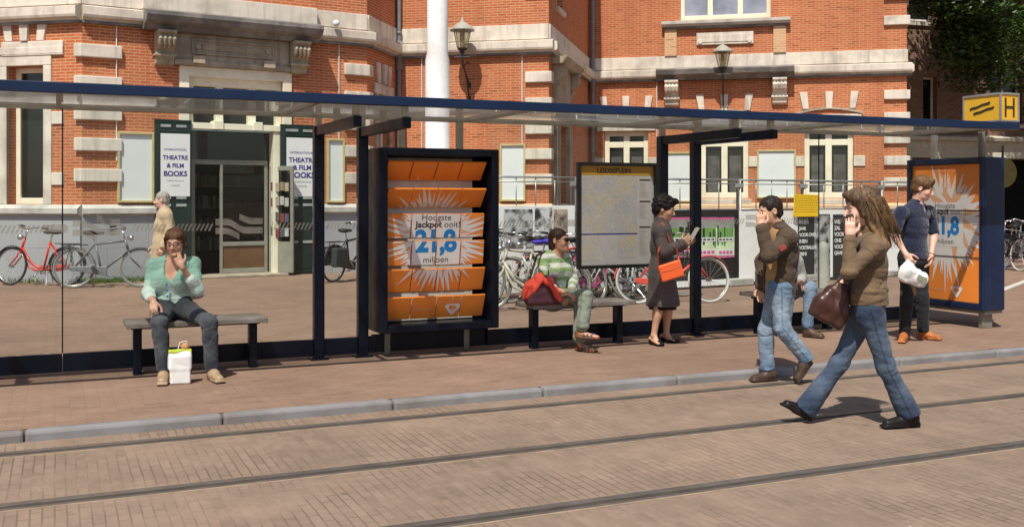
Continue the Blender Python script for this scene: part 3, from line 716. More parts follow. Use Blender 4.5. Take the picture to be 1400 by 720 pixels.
# frosted film on the panes: a hatched safety strip, rounded labels and three wave marks
def wave_bars(x0, w, z0, h):                # the three swung stripes of the wave mark, as strips of quads
    k = lambda t: t * t * (3 - 2 * t)
    def bar(xa, xb, ya, yb, t0, t1, th):
        n = 12; L = []
        for i in range(n + 1):
            x = xa + (xb - xa) * i / n; t = min(1, max(0, (x - t0) / (t1 - t0))); L.append((x, ya + (yb - ya) * k(t)))
        return [[(x0 + w * a[0], z0 + h * (a[1] - th)), (x0 + w * b[0], z0 + h * (b[1] - th)), (x0 + w * b[0], z0 + h * b[1]), (x0 + w * a[0], z0 + h * a[1])] for a, b in zip(L, L[1:])]
    return bar(0, 1, .77, .46, .25, .62, .24) + bar(0, .5, .44, .18, .2, .62, .22) + bar(.5, 1, 1.0, .79, .38, .78, .23)
def frost(a, b, zc, wv=None, pill=None, seg=None):
    m = MB(); d0 = SW + .0062
    if wv:
        for qd in wave_bars(wv[0], wv[1], zc - .12, .25): m.poly([SH.p(x_, d0, z_) for x_, z_ in qd])
    x = a
    while x < b:
        if not (wv and wv[0] - .05 < x < wv[0] + wv[1] + .05):
            m.poly([SH.p(x, d0, zc - .035), SH.p(x + .018, d0, zc - .035), SH.p(x + .05, d0, zc + .03), SH.p(x + .032, d0, zc + .03)])
        x += .036
    if pill:
        pts = [(pill + .09 * math.cos(t) * (1 if 1 else 1), zc + .032 * math.sin(t)) for t in [2 * math.pi * i / 20 for i in range(20)]]
        pts = [(pill + (.07 if math.cos(t) > 0 else -.07) + .035 * math.cos(t), zc + .035 * math.sin(t)) for t in [2 * math.pi * i / 20 + .01 for i in range(20)]]
        m.poly([SH.p(x_, d0, z_) for x_, z_ in pts])
    m.build("frosted_marking", M_frost, shel, recalc=False)
ZF = 1.25
frost(-.1, .40, ZF, None, .42); frost(.52, 1.28, ZF, (.56, .38)); frost(1.35, 2.6, ZF, (1.74, .42))
frost(2.74, 3.04, ZF); frost(BX1 + .1, 5.2, ZF, None, 5.30); frost(6.52, 6.82, ZF); frost(6.95, 8.4, ZF, (7.55, .42)); frost(8.7, 9.9, ZF)

# ------------------------------------------------------------------ benches
M_seat = mat("bench_seat_boards", (.21, .185, .165), .7, var=.25, scale=14, bump=.15, bscale=40, dirt=(.32, .3, .28))
def make_bench():
    t = thing("bench", "bench", "bench", (0, 0, 0), "benches in the tram shelter")
    q = MB()
    for i in range(3): q.box(LOC, -.585, .585, -.215 + i * .145, -.215 + i * .145 + .138, .415, .456)
    q.build("seat", M_seat, t, bevel=.006)
    for sx in (-.485, .485):
        q = MB(); q.box(LOC, sx - .035, sx + .035, -.05, .05, 0, .39); q.build("leg", M_navy, t, bevel=.006)
    q = MB(); q.box(LOC, -.54, .54, -.06, .06, .39, .414); q.build("seat_rail", M_navy, t)
    return t
b0 = make_bench()
for i, (s_, lab) in enumerate(((1.55, "bench where the woman in mint cardigan sits eating"), (5.30, "bench under the map board with the woman in green stripes"), (8.07, "bench behind the man in brown jacket, beside the yellow sign"))):
    o = b0 if i == 0 else copy_tree(b0)
    o.location = SH.p(s_, .29); o.rotation_euler = (0, 0, R(TH)); o["label"] = lab

# ------------------------------------------------------------------ lottery artwork, shared by billboard and end poster (unit: metres, origin bottom centre)
M_or = mat("orange_print", (.86, .27, .042), .42, var=.05, scale=3)
M_wh = mat("white_print", (.76, .75, .74), .42, var=.03)
M_wh2 = mat("pale_orange_print", (.74, .42, .24), .42, var=.05)
M_bl = mat("blue_print", (.012, .22, .60), .4, var=.05)
M_dk = mat("dark_print", (.05, .045, .05), .4, var=.05)
ART = [M_or, M_wh, M_wh2, M_bl, M_dk]
def artwork(w, h, cf=.5, kr=1.0, kw=1.0):
    """list of layers: (triangles or convex polygons, material index)"""
    L = []; cx, cy = 0, h * cf
    rays = []
    rr = random.Random(11)
    def ray(a, r0, r1, half, mi=1):        # a burst is a bundle of brush-like needles, longest in the middle
        c, s = math.cos(a), math.sin(a); nx, ny = -s, c
        for i in range(7):
            o_ = (i - 3) / 3; L_ = r1 * (1 - .42 * abs(o_)) * rr.uniform(.86, 1.08); w_ = half * .30; k_ = half * o_ * .8; sp = half * o_ * .45
            b = (cx + c * r0 + nx * k_, cy + s * r0 + ny * k_); e = (cx + c * L_ + nx * (k_ + sp), cy + s * L_ + ny * (k_ + sp))
            rays.append(([(b[0] - nx * w_, b[1] - ny * w_), (e[0] - nx * .002, e[1] - ny * .002), (e[0] + nx * .002, e[1] + ny * .002), (b[0] + nx * w_, b[1] + ny * w_)], mi if i % 3 else 2 if abs(o_) > .5 else mi))
    for a, r1, hf in ((90, .56, .05), (74, .58, .055), (106, .58, .055), (48, .56, .06), (132, .56, .06), (18, .62, .06), (162, .62, .06),
                      (-18, .62, .06), (-162, .62, .06), (-48, .56, .06), (-132, .56, .06), (-90, .60, .05), (-74, .6, .055), (-106, .6, .055)):
        ray(R(a), .12, r1 * w * kr, hf * w * (1.2 if abs(abs(a) - 90) < 15 else 2.3) * kw)
    L += rays; NR = len(rays)
    rw, rh = w * .265, h * .163
    L.append(([(-rw, cy - rh), (rw, cy - rh), (rw, cy + rh), (-rw, cy + rh)], 1))
    def tx(body, x, y, size, mi, bold=0.0, sp=1.0, sx=1.0):
        for t in text_tris(body, size, bold, space=sp): L.append(([(px_ * sx + x, py_ + y) for px_, py_ in t], mi))
    tx("Hoogste", 0, cy + rh * .84, w * .088, 4); tx("Jackpot", -w * .075, cy + rh * .56, w * .088, 4, .03); tx("ooit!", w * .165, cy + rh * .56, w * .088, 4)
    tx("21,8", 0, cy - rh * .10, w * .285, 3, .04, .95, .88)
    tx("miljoen", 0, cy - rh * .78, w * .088, 4)
    tx("Trekking 10 juni", 0, h * .955, w * .055, 2); tx("Alles kan", -w * .13, h * .075, w * .06, 2)
    tri = lambda k: [(w * .17 - w * .085 * k, h * .10), (w * .17 + w * .085 * k, h * .10), (w * .17, h * .10 - h * .075 * k)]
    L.append(([(w * .085, h * .088), (w * .105, h * .106), (w * .235, h * .106), (w * .255, h * .088), (w * .18, h * .026), (w * .16, h * .026)], 1))
    L.append(([(w * .125, h * .086), (w * .145, h * .096), (w * .20, h * .090), (w * .215, h * .078), (w * .17, h * .062), (w * .14, h * .068)], 0))
    tx("Staatsloterij", w * .17, h * .118, w * .032, 2)
    artwork.nr = NR
    return L

# rotating billboard in the wall
BW = BX1 - BX0; bb = thing("rotating_billboard", "navy billboard of six rows of turning orange panels reading 21,8", "billboard", SH.p((BX0 + BX1) / 2, .05, 0))
D0, D1 = -.28, .36; zb0, zb1 = .235, 1.985
q = MB(); fr = .075
q.box(SH, BX0, BX0 + fr, D0, D1, zb0, zb1); q.box(SH, BX1 - fr, BX1, D0, D1, zb0, zb1)
q.box(SH, BX0 + fr, BX1 - fr, D0, D1, zb1 - fr, zb1); q.box(SH, BX0 + fr, BX1 - fr, D0, D1, zb0, zb0 + fr)
q.box(SH, BX0 + fr, BX1 - fr, D0 + .01, D0 + .05, zb0 + fr, zb1 - fr)
q.build("case", M_navy, bb, bevel=.012)
q = MB(); q.box(SH, BX0 + fr + .02, BX1 - fr - .10, .06, .08, zb0 + fr + .01, zb1 - fr - .01); q.build("back_sheet", mat("grey_back_sheet", (.72, .72, .68), .7), bb)
for s_ in (3.35, 4.17):
    q = MB(); q.box(SH, s_ - .03, s_ + .03, .04, .10, 0, zb0 + .01); q.build("leg", M_alu, bb, bevel=.006)
for s_ in (BX0 + .3, BX1 - .3):
    q = MB(); q.box(SH, s_ - .03, s_ + .03, .02, .08, zb1 - .002, 2.289); q.build("roof_strut", M_alu, bb)
aw = BW - 2 * fr - .05; ah = zb1 - zb0 - 2 * fr - .02; rowh = ah / 6
art = artwork(aw, ah); sc_ = (BX0 + BX1) / 2 - .01
M_or_edge = mat("orange_panel_edge", (.8, .32, .06), .5)
for r_ in range(6):                          # from the bottom row up
    tilt = (24, 22, 9, 11, 42, 44)[r_]; t_ = R(tilt); v0, v1 = r_ * rowh, (r_ + 1) * rowh; vm = (v0 + v1) / 2
    zc = zb0 + fr + .01 + vm; dc_ = .235
    for c_ in range(4):
        u0, u1 = -aw / 2 + aw * c_ / 4 + .005, -aw / 2 + aw * (c_ + 1) / 4 - .005
        def mp_(u, v, e): # panel plane: tilts about its middle, top edge out
            y = (v - vm) * .955
            return SH.p(sc_ + u, dc_ + y * math.sin(t_) + e * math.cos(t_), zc + y * math.cos(t_) - e * math.sin(t_))
        q = MB(); q.hexa([mp_(u0, v0 + .008, -.022), mp_(u1, v0 + .008, -.022), mp_(u1, v0 + .008, 0), mp_(u0, v0 + .008, 0), mp_(u0, v1 - .008, -.022), mp_(u1, v1 - .008, -.022), mp_(u1, v1 - .008, 0), mp_(u0, v1 - .008, 0)])
        pn = q.build("turning_panel", M_or, bb, bevel=.003)
        q = MB(); lay = 0
        for k, (pl, mi) in enumerate(art):
            cp = clip(pl, u0 + .002, u1 - .002, v0 + .01, v1 - .01)
            e_ = .0010 + k * .00002 if k < artwork.nr else .0042 if k == artwork.nr else .0055
            if mi == 0: e_ = .0065
            if len(cp) >= 3: q.poly([mp_(x_, y_, e_) for x_, y_ in cp], mi)
        if q.f: q.build("print", ART, pn, recalc=False)

# poster case at the far end, square to the wall
XE = 10.18
FE_ = Frame(SH.p(XE, .98), TH + 90)         # s runs away from the street
# facing back along the shelter: outward normal is -u
end_o = SH.p(XE, 1.02); FEND = Frame((end_o.x, end_o.y), TH - 90)
# FEND.u points along the street-ward normal, FEND.n along -SH.u
end_case = thing("poster_case", "navy end case with one large flat orange lottery poster behind the man in polo shirt", "poster case", SH.p(XE + .16, .5))
pw = 1.16
q = MB(); f0, f1 = -pw + .03, .03
q.box(FEND, f0, f1, -.34, -.02, .21, 1.985)
q.box(FEND, f0, f0 + .07, -.02, .01, .21, 1.985); q.box(FEND, f1 - .06, f1, -.02, .01, .21, 1.985); q.box(FEND, f0 + .07, f1 - .06, -.02, .01, 1.91, 1.985); q.box(FEND, f0 + .07, f1 - .06, -.02, .01, .21, .29)
q.build("case", mat("blue_case_paint", (.005, .014, .050), .38, var=.2, dirt=(.012, .024, .06)), end_case, bevel=.012)
aw2, ah2 = pw - .135, 1.615
q = MB(); x0 = (f0 + .07 + f1 - .06) / 2
q.poly([FEND.p(x0 - aw2 / 2, -.017, .292), FEND.p(x0 + aw2 / 2, -.017, .292), FEND.p(x0 + aw2 / 2, -.017, 1.908), FEND.p(x0 - aw2 / 2, -.017, 1.908)], 0)
art2 = artwork(aw2, ah2, .56, 1.25, 1.7)
for k, (pl, mi) in enumerate(art2):
    cp = clip(pl, -aw2 / 2 + .002, aw2 / 2 - .002, .002, ah2 - .002)
    e_ = .0008 + k * .00002 if k < artwork.nr else .004 if k == artwork.nr else .005
    if mi == 0: e_ = .006
    if len(cp) >= 3: q.poly([FEND.p(x0 + x_, -.017 + e_, .292 + y_) for x_, y_ in cp], mi)
for zz in (.81, 1.36): q.box(FEND, x0 - aw2 / 2, x0 + aw2 / 2, -.0105, -.009, zz, zz + .012, 4)
q.build("printed_poster", ART, end_case, recalc=False)
for s_ in (-.07, -pw + .12):
    q = MB(); q.box(FEND, s_ - .03, s_ + .03, -.22, -.06, 0, .22); q.build("leg", M_alu, end_case, bevel=.006)
for s_ in (-.15, -pw + .3):
    q = MB(); q.box(FEND, s_ - .028, s_ + .028, -.2, -.145, 1.984, 2.289); q.build("roof_strut", M_alu, end_case)
q = MB(); q.box(FEND, f0 + .02, f1 - .02, -.32, -.04, .17, .208); q.build("bottom_rail", M_alu, end_case)

# yellow halt sign box on the roof corner
M_yel = mat("yellow_sign_face", (.78, .43, .025), .35, var=.04, spec=.5)
HX = 10.03; hs = thing("stop_sign", "yellow box sign with black waves and the letter H on the roof corner", "stop sign", SH.p(HX, 1.3, 2.345))
FH = Frame(SH.p(HX - .14, 1.53), TH - 90)     # left face, s towards the street
hw_, hd_ = .50, .27
q = MB(); z0, z1 = 2.352, 2.665; e = .018
FH2 = Frame(SH.p(HX - .14, 1.53), TH)        # front face
for s_ in (0, hd_):
    for d_ in (0, -hw_): q.box(FH2, s_ - e / 2, s_ + e / 2, d_ - e / 2, d_ + e / 2, z0, z1)
for zz in (z0, z1 - e):
    q.box(FH2, e / 2, hd_ - e / 2, -e / 2, e / 2, zz, zz + e); q.box(FH2, e / 2, hd_ - e / 2, -hw_ - e / 2, -hw_ + e / 2, zz, zz + e)
    q.box(FH2, -e / 2, e / 2, -hw_ + e / 2, -e / 2, zz, zz + e); q.box(FH2, hd_ - e / 2, hd_ + e / 2, -hw_ + e / 2, -e / 2, zz, zz + e)
q.box(FH2, -e / 2, hd_ + e / 2, -hw_ - e / 2, e / 2, z1 + .0005, z1 + .004)
q.build("frame", mat("sign_grey_edge", (.25, .25, .24), .5), hs)
q = MB(); q.box(FH2, .002, hd_ - .002, -hw_ + .002, -.002, z0 + .004, z1 - .004); q.build("lamp_body", M_yel, hs)
q = MB(); wv_w = .33; xm = -hw_ / 2
for dx, dz in ((-.025, .028), (.025, -.028)):
    n = 10; f = lambda t: (lambda k: k * k * (3 - 2 * k))(min(1, max(0, (t - .25) / .5)))
    L = [(xm + dx - wv_w * .42 + wv_w * .84 * i / n, (z0 + z1) / 2 + dz - .04 + f(i / n) * .06 + (.014 * math.sin(i / n * 6.28))) for i in range(n + 1)]
    for a, b in zip(L, L[1:]):
        q.poly([FH.p(a[0], .003, a[1]), FH.p(b[0], .003, b[1]), FH.p(b[0], .003, b[1] + .026), FH.p(a[0], .003, a[1] + .026)])
xh = hd_ / 2; hh = (z0 + z1) / 2
for a in (-.075, .05): q.poly([FH2.p(xh + a, .003, hh - .105), FH2.p(xh + a + .027, .003, hh - .105), FH2.p(xh + a + .027, .003, hh + .105), FH2.p(xh + a, .003, hh + .105)])
q.poly([FH2.p(xh - .05, .0034, hh - .012), FH2.p(xh + .055, .0034, hh - .012), FH2.p(xh + .055, .0034, hh + .014), FH2.p(xh - .05, .0034, hh + .014)])
q.build("lettering", mat("black_sign_ink", (.03, .025, .015), .4), hs, recalc=False)
for s_ in (.05, hd_ - .05):
    q = MB(); q.box(FH2, s_ - .015, s_ + .015, -hw_ + .05, -.05, 2.346, z0 + .002); q.build("foot", M_alu, hs)

# map board on the glass wall
mb0, mb1 = 5.386, 6.36; mz0, mz1 = .77, 1.885
mo = thing("map_board", "black framed city map board with ochre heading on the shelter wall", "map board", SH.p((mb0 + mb1) / 2, .12, mz0))
q = MB(); fw = .035
q.box(SH, mb0, mb0 + fw, .115, .165, mz0, mz1); q.box(SH, mb1 - fw, mb1, .115, .165, mz0, mz1); q.box(SH, mb0 + fw, mb1 - fw, .115, .165, mz1 - fw, mz1); q.box(SH, mb0 + fw, mb1 - fw, .115, .165, mz0, mz0 + fw)
q.box(SH, mb0 + fw, mb1 - fw, .115, .125, mz0 + fw, mz1 - fw)
q.build("frame", mat("black_frame", (.012, .012, .014), .35), mo, bevel=.004)
def map_mat():
    t = NT("city_map_print"); co = t.coord("UV")
    v = t.new("ShaderNodeTexVoronoi", feature='F1'); v.inputs["Scale"].default_value = 26; t.link(co, v.inputs["Vector"])
    e = t.new("ShaderNodeTexVoronoi", feature='DISTANCE_TO_EDGE'); e.inputs["Scale"].default_value = 26; t.link(co, e.inputs["Vector"])
    sp = t.new("ShaderNodeSeparateColor"); t.link(v.outputs["Color"], sp.inputs[0])
    base = t.ramp(sp.outputs[0], [(0, (.34, .33, .31)), (.35, (.42, .40, .36)), (.55, (.46, .38, .24)), (.75, (.36, .37, .33)), (1, (.30, .34, .42))])
    big = t.ramp(t.noise(co, 4.5, 3), [(.38, (.34, .36, .44)), (.5, (.42, .40, .36)), (.62, (.48, .40, .27))])
    x = t.mix(.55, base, big); x = t.mix(t.mrange(e.outputs["Distance"], .0, .06, .6, 0), x, (.55, .55, .53))
    t.col(t.mix(1.0, x, (1.08, 1.08, 1.08), 'MULTIPLY')); t.rough(.25); MATS["map"] = t.m; return t.m
M_paper = mat("map_paper", (.47, .46, .44), .3, var=.04)
M_och = mat("ochre_heading", (.46, .27, .03), .35, var=.08)
q = MB(); a, b = mb0 + fw, mb1 - fw; lo, hi = mz0 + fw, mz1 - fw
dd = .1265
q.poly([SH.p(a, dd, hi - .10), SH.p(b, dd, hi - .10), SH.p(b, dd, hi), SH.p(a, dd, hi)], 1)
q.poly([SH.p(a, dd, lo), SH.p(b, dd, lo), SH.p(b, dd, hi - .102), SH.p(a, dd, hi - .102)], 2)
mx = a + (b - a) * .77; zl = lo + .32
q.poly([SH.p(a + .02, dd + .001, zl + .012), SH.p(mx, dd + .001, zl + .012), SH.p(mx, dd + .001, hi - .115), SH.p(a + .02, dd + .001, hi - .115)], 0)
q.poly([SH.p(a + .02, dd + .001, lo + .04), SH.p(a + .22, dd + .001, lo + .04), SH.p(a + .22, dd + .001, zl - .01), SH.p(a + .02, dd + .001, zl - .01)], 0)
q.poly([SH.p(mx - .24, dd + .001, lo + .06), SH.p(mx - .02, dd + .001, lo + .06), SH.p(mx - .02, dd + .001, zl - .01), SH.p(mx - .24, dd + .001, zl - .01)], 0)
q.poly([SH.p(a + .02, dd + .002, zl), SH.p(mx, dd + .002, zl), SH.p(mx, dd + .002, zl + .012), SH.p(a + .02, dd + .002, zl + .012)], 3)
put_text(q, SH, (a + b) / 2 - .04, hi - .052, dd + .002, "LEIDSEPLEIN", .075, .02, mi=4)
for zz in (.155, .385, .66):
    q.poly([SH.p(mx + .03, dd + .001, hi - zz), SH.p(b - .04, dd + .001, hi - zz), SH.p(b - .04, dd + .001, hi - zz + .016), SH.p(mx + .03, dd + .001, hi - zz + .016)], 4)
    for k in range(8 if zz < .6 else 14):
        q.poly([SH.p(mx + .03, dd + .001, hi - zz - .03 - k * .02), SH.p(mx + .03 + random.uniform(.06, .13), dd + .001, hi - zz - .03 - k * .02), SH.p(mx + .09, dd + .001, hi - zz - .026 - k * .02), SH.p(mx + .03, dd + .001, hi - zz - .026 - k * .02)], 5)
q.build("map_print", [map_mat(), M_och, M_paper, mat("map_blue_line", (.03, .03, .22), .4), mat("map_dark_ink", (.04, .025, .015), .4), mat("map_grey_ink", (.22, .21, .2), .4)], mo, recalc=False)
# ------------------------------------------------------------------ temporary fence with boards and posters
FF = Frame((0, 15.3), 32.0)
M_galv = mat("galvanised_steel", (.42, .42, .41), .42, metal=.5, var=.15)
M_board = mat("white_board", (.88, .87, .85), .5, var=.03, dirt=(.74, .71, .66), dscale=1.5)
M_blackfoil = mat("black_plastic_sheet", (.014, .014, .015), .22, var=.3, scale=5, bump=.9, bscale=9)
def fs(px, z=0): return FF.at(px, 272, 0)[0]
edges = [fs(676), fs(786), fs(900), fs(1010), fs(1098), fs(1204), fs(1290)]
flabs = ["first fence panel right of the rotating billboard, with a white poster board", "fence panel hidden behind the map board and leaning bicycles", "fence panel behind the shelter posts, hung with a black banner",
         "fence panel behind the man in brown jacket, with a plain white board", "fence panel behind the yellow sign, hung with black text posters", "last fence panel beside the end poster case, with a blue and white board"]
for (a, b), lab in zip(zip(edges, edges[1:]), flabs):
    t = thing("fence_panel", "grey " + lab, "fence panel", FF.p((a + b) / 2, 0, 0), "temporary fence panels along the building")
    q = MB(); a2, b2 = a + .03, b - .03; zt = 1.83; m_ = (a2 + b2) / 2
    q.tube([FF.p(a2, 0, .1), FF.p(a2, 0, zt), FF.p(b2, 0, zt), FF.p(b2, 0, .1)], .027, 8)
    q.tube([FF.p(a2, 0, 1.76), FF.p(b2, 0, 1.76)], .011, 6); q.tube([FF.p(a2, 0, 1.32), FF.p(b2, 0, 1.32)], .012, 6)
    for i in range(1, 4): q.tube([FF.p(a2 + (b2 - a2) * i / 4, 0, 1.32), FF.p(a2 + (b2 - a2) * i / 4, 0, 1.82)], .010, 6)
    q.tube([FF.p(a2, 0, .14), FF.p(b2, 0, .14)], .018, 6)
    q.build("tube_frame", M_galv, t, smooth=True)
    q = MB(); q.box(FF, b2 - .06, b2 + .12, -.03, .03, 1.70, 1.77); q.build("clamp", M_galv, t, bevel=.005)
    q = MB(); q.box(FF, b - .3, b + .25, -.12, .12, 0.001, .13); q.build("concrete_foot", mat("concrete", (.38, .36, .33), .9, var=.2, bump=.3), t, bevel=.02)
def board(x0, x1, z0, z1, m, lab, name="board", cat="board", d=.045):
    a, b = FF.at(x0, 330, d)[0], FF.at(x1, 330, d)[0]
    q = MB(); q.box(FF, a, b, d - .012, d, z0, z1); return tag(q.build(name, m, bevel=.003), lab, cat), a, b
board(677, 786, .10, 1.40, M_board, "white fence board with grey photo posters behind the woman in green stripes", d=.05)
o_, a, b = board(790, 905, .10, 1.27, M_board, "white fence board mostly hidden behind the map board", d=.05)
bo, a, b = board(908, 1009, .14, 1.31, M_blackfoil, "black plastic sheeting on the fence behind pink and green posters", "black_sheet", "plastic sheet", .05)
q = MB(); q.box(FF, a, b, .03, .09, .04, .135); q.build("bottom_batten", M_board, bo)
board(1011, 1048, .06, 1.29, M_board, "plain narrow white fence board left of the man in brown jacket", d=.055)
board(1050, 1088, .06, 1.29, M_board, "white fence board hidden behind the man in brown jacket", d=.05)
board(1089, 1167, .06, 1.30, M_board, "white fence board under the two black text posters", d=.05)
bl, a, b = board(1199, 1290, .10, 1.24, M_board, "white fence board with blue lettering beside the man in navy polo", d=.05)
q = MB(); put_text(q, FF, a + .30, 1.05, .054, "@live", .30, .03, mi=0); q.build("lettering", M_bl, bl)
q = MB(); q.box(FF, a, b, .03, .10, .02, .098); q.build("bottom_batten", M_cap, bl)

def photo_mat(name, seed, tint=(1, 1, 1), hi=.55):
    t = NT(name); co = t.coord("UV")
    mp = t.new("ShaderNodeMapping"); mp.inputs["Location"].default_value = (seed * 3.7, seed * 1.9, 0); t.link(co, mp.inputs[0]); co = mp.outputs[0]
    a = t.noise(co, 5.5, 7, .6); v = t.new("ShaderNodeTexVoronoi"); v.inputs["Scale"].default_value = 9; t.link(co, v.inputs["Vector"])
    s_ = t.new("ShaderNodeMath", operation='MULTIPLY_ADD'); t.link(v.outputs["Distance"], s_.inputs[0]); s_.inputs[1].default_value = .35; t.link(a, s_.inputs[2])
    c = lambda k: tuple(k * q_ for q_ in tint)
    t.col(t.ramp(s_.outputs[0], [(.50, c(.03)), (.60, c(.14)), (.68, c(hi * .6)), (.76, c(hi))])); t.rough(.4); return t.m
def poster(x0, x1, y0, y1, m, lab, d=.062, group=None):
    r = FF.rect(x0, y0, x1, y1, d); q = MB(); q.box(FF, r[0], r[1], d - .004, d, r[2], r[3])
    return tag(q.build("poster", m), lab, "poster", group), r
M_black = mat("black_poster_paper", (.02, .02, .022), .4, var=.1)
poster(689, 728, 286, 338, photo_mat("grey_photo_print", 1), "grey collage poster above the white bicycle, leftmost on the white board")
poster(731, 755, 284, 333, photo_mat("dark_photo_print", 2, hi=.7), "dark photo poster behind the head of the woman in green stripes")
poster(757, 776, 286, 325, photo_mat("warm_photo_print", 3, (1, .75, .6)), "small photo poster with an orange patch beside the map board")
poster(1037, 1056, 292, 336, photo_mat("black_white_photo_print", 5), "black and white photo poster next to the man in brown jacket's raised arm")
# pink and green event posters
M_pk = mat("pink_print", (.58, .12, .28), .4); M_gn = mat("green_print", (.17, .36, .09), .4); M_pg = mat("pale_green_print", (.62, .74, .48), .4)
for x0, x1, lab in ((912, 946, "pink and green event poster just left of the shelter post"), (952, 980, "pink and green event poster just right of the shelter post"), (980, 1004, "pink and green event poster at the right end of the black sheet")):
    p_, r = poster(x0, x1, 297, 352, M_pg, lab, .064, "pink and green event posters")
    q = MB(); s0, s1, z0, z1 = r; w_ = s1 - s0; h_ = z1 - z0; rr = random.Random(x0)
    P = lambda a, b, c, d, mi, e: q.poly([FF.p(s0 + w_ * a, .064 + e, z0 + h_ * c), FF.p(s0 + w_ * b, .064 + e, z0 + h_ * c), FF.p(s0 + w_ * b, .064 + e, z0 + h_ * d), FF.p(s0 + w_ * a, .064 + e, z0 + h_ * d)], mi)
    P(0, 1, .74, .93, 3, .001); P(0, 1, .935, 1, 0, .001); P(0, 1, 0, .05, 0, .001); P(.05, .95, .50, .735, 1, .001)
    for i in range(9):
        x = rr.uniform(.02, .9); P(x, x + rr.uniform(.05, .11), .25 + rr.uniform(0, .25), .6 + rr.uniform(0, .3), rr.choice((2, 1, 2)), .002 + i * .0001)
    P(.08, .92, .40, .50, 4, .004); P(.06, .94, .06, .2, 4, .004)
    for x in (.12, .32, .52, .72): P(x, x + .15, .43, .47, 2, .005); P(x, x + .16, .09, .17, 0, .005)
    q.build("print", [M_pk, M_gn, M_black, mat("grey_print", (.30, .31, .29), .4), M_wh], p_, recalc=False)
for x0, x1, L, lab in ((1091, 1135, ("IN EEN", "JAAR", "VOOR OVER", "IS EEN", "VOETBALLER", "ZIEN?"), "black text poster below the yellow sign, behind the bollard"),
                       (1139, 1165, ("WIE", "ZAL", "VOOR", "ONS", "VOOR", "GAAN"), "black text poster right of the bollard, beside the woman on the phone")):
    p_, r = poster(x0, x1, 293, 388, M_black, lab, .062, "black text posters")
    q = MB(); w_ = r[1] - r[0]
    if x0 < 1100:
        q.poly([FF.p(r[0] + w_ * .5, .0630, r[2] + .02), FF.p(r[1] - .01, .0630, r[2] + .02), FF.p(r[1] - .01, .0630, r[3] - .02), FF.p(r[0] + w_ * .5, .0630, r[3] - .02)], 1)
    for i, tx in enumerate(L): put_text(q, FF, r[0] + .03, r[3] - .14 - i * .115, .0645, tx, .088 if x0 < 1100 else .10, .03, 'LEFT', 0, space=.86)
    q.build("lettering", [M_wh, photo_mat("grey_portrait_print", 8, hi=.4)], p_, recalc=False)
# yellow notice on the fence
r = FF.rect(1085, 265, 1120, 296, .12); q = MB()
pts = [(r[0], r[2] + .03), (r[0] + .04, r[2] + .0), (r[1] - .01, r[2]), (r[1], r[3] - .02), (r[0] + .02, r[3])]
q.prism(FF, pts, .112, .12); ys = tag(q.build("notice_sign", mat("yellow_notice_print", (.86, .55, .012), .45, var=.04)), "bright yellow notice hung on the fence beside the man in brown jacket", "notice sign")
q = MB()
for i in range(8):
    z = r[3] - .05 - i * .04; x = r[0] + .04
    while x < r[1] - .05:
        l = random.uniform(.02, .06); q.poly([FF.p(x, .1212, z), FF.p(min(x + l, r[1] - .03), .1212, z), FF.p(min(x + l, r[1] - .03), .1212, z + .014), FF.p(x, .1212, z + .014)]); x += l + .015
q.build("print", mat("dark_yellow_ink", (.45, .22, .01), .5), ys, recalc=False)
# bollard
bp = W(1125.5, 400, 14.6); bp.z = 0
q = MB(); q.lathe([(.10, 0), (.10, .05), (.085, .07), (.082, .72), (.078, .80), (.06, .86), (.03, .89), (.004, .895)], bp, 20)
tag(q.build("bollard", mat("grey_concrete_post", (.34, .33, .29), .85, var=.15, bump=.2), smooth=True), "grey round topped bollard in front of the black text posters", "bollard")

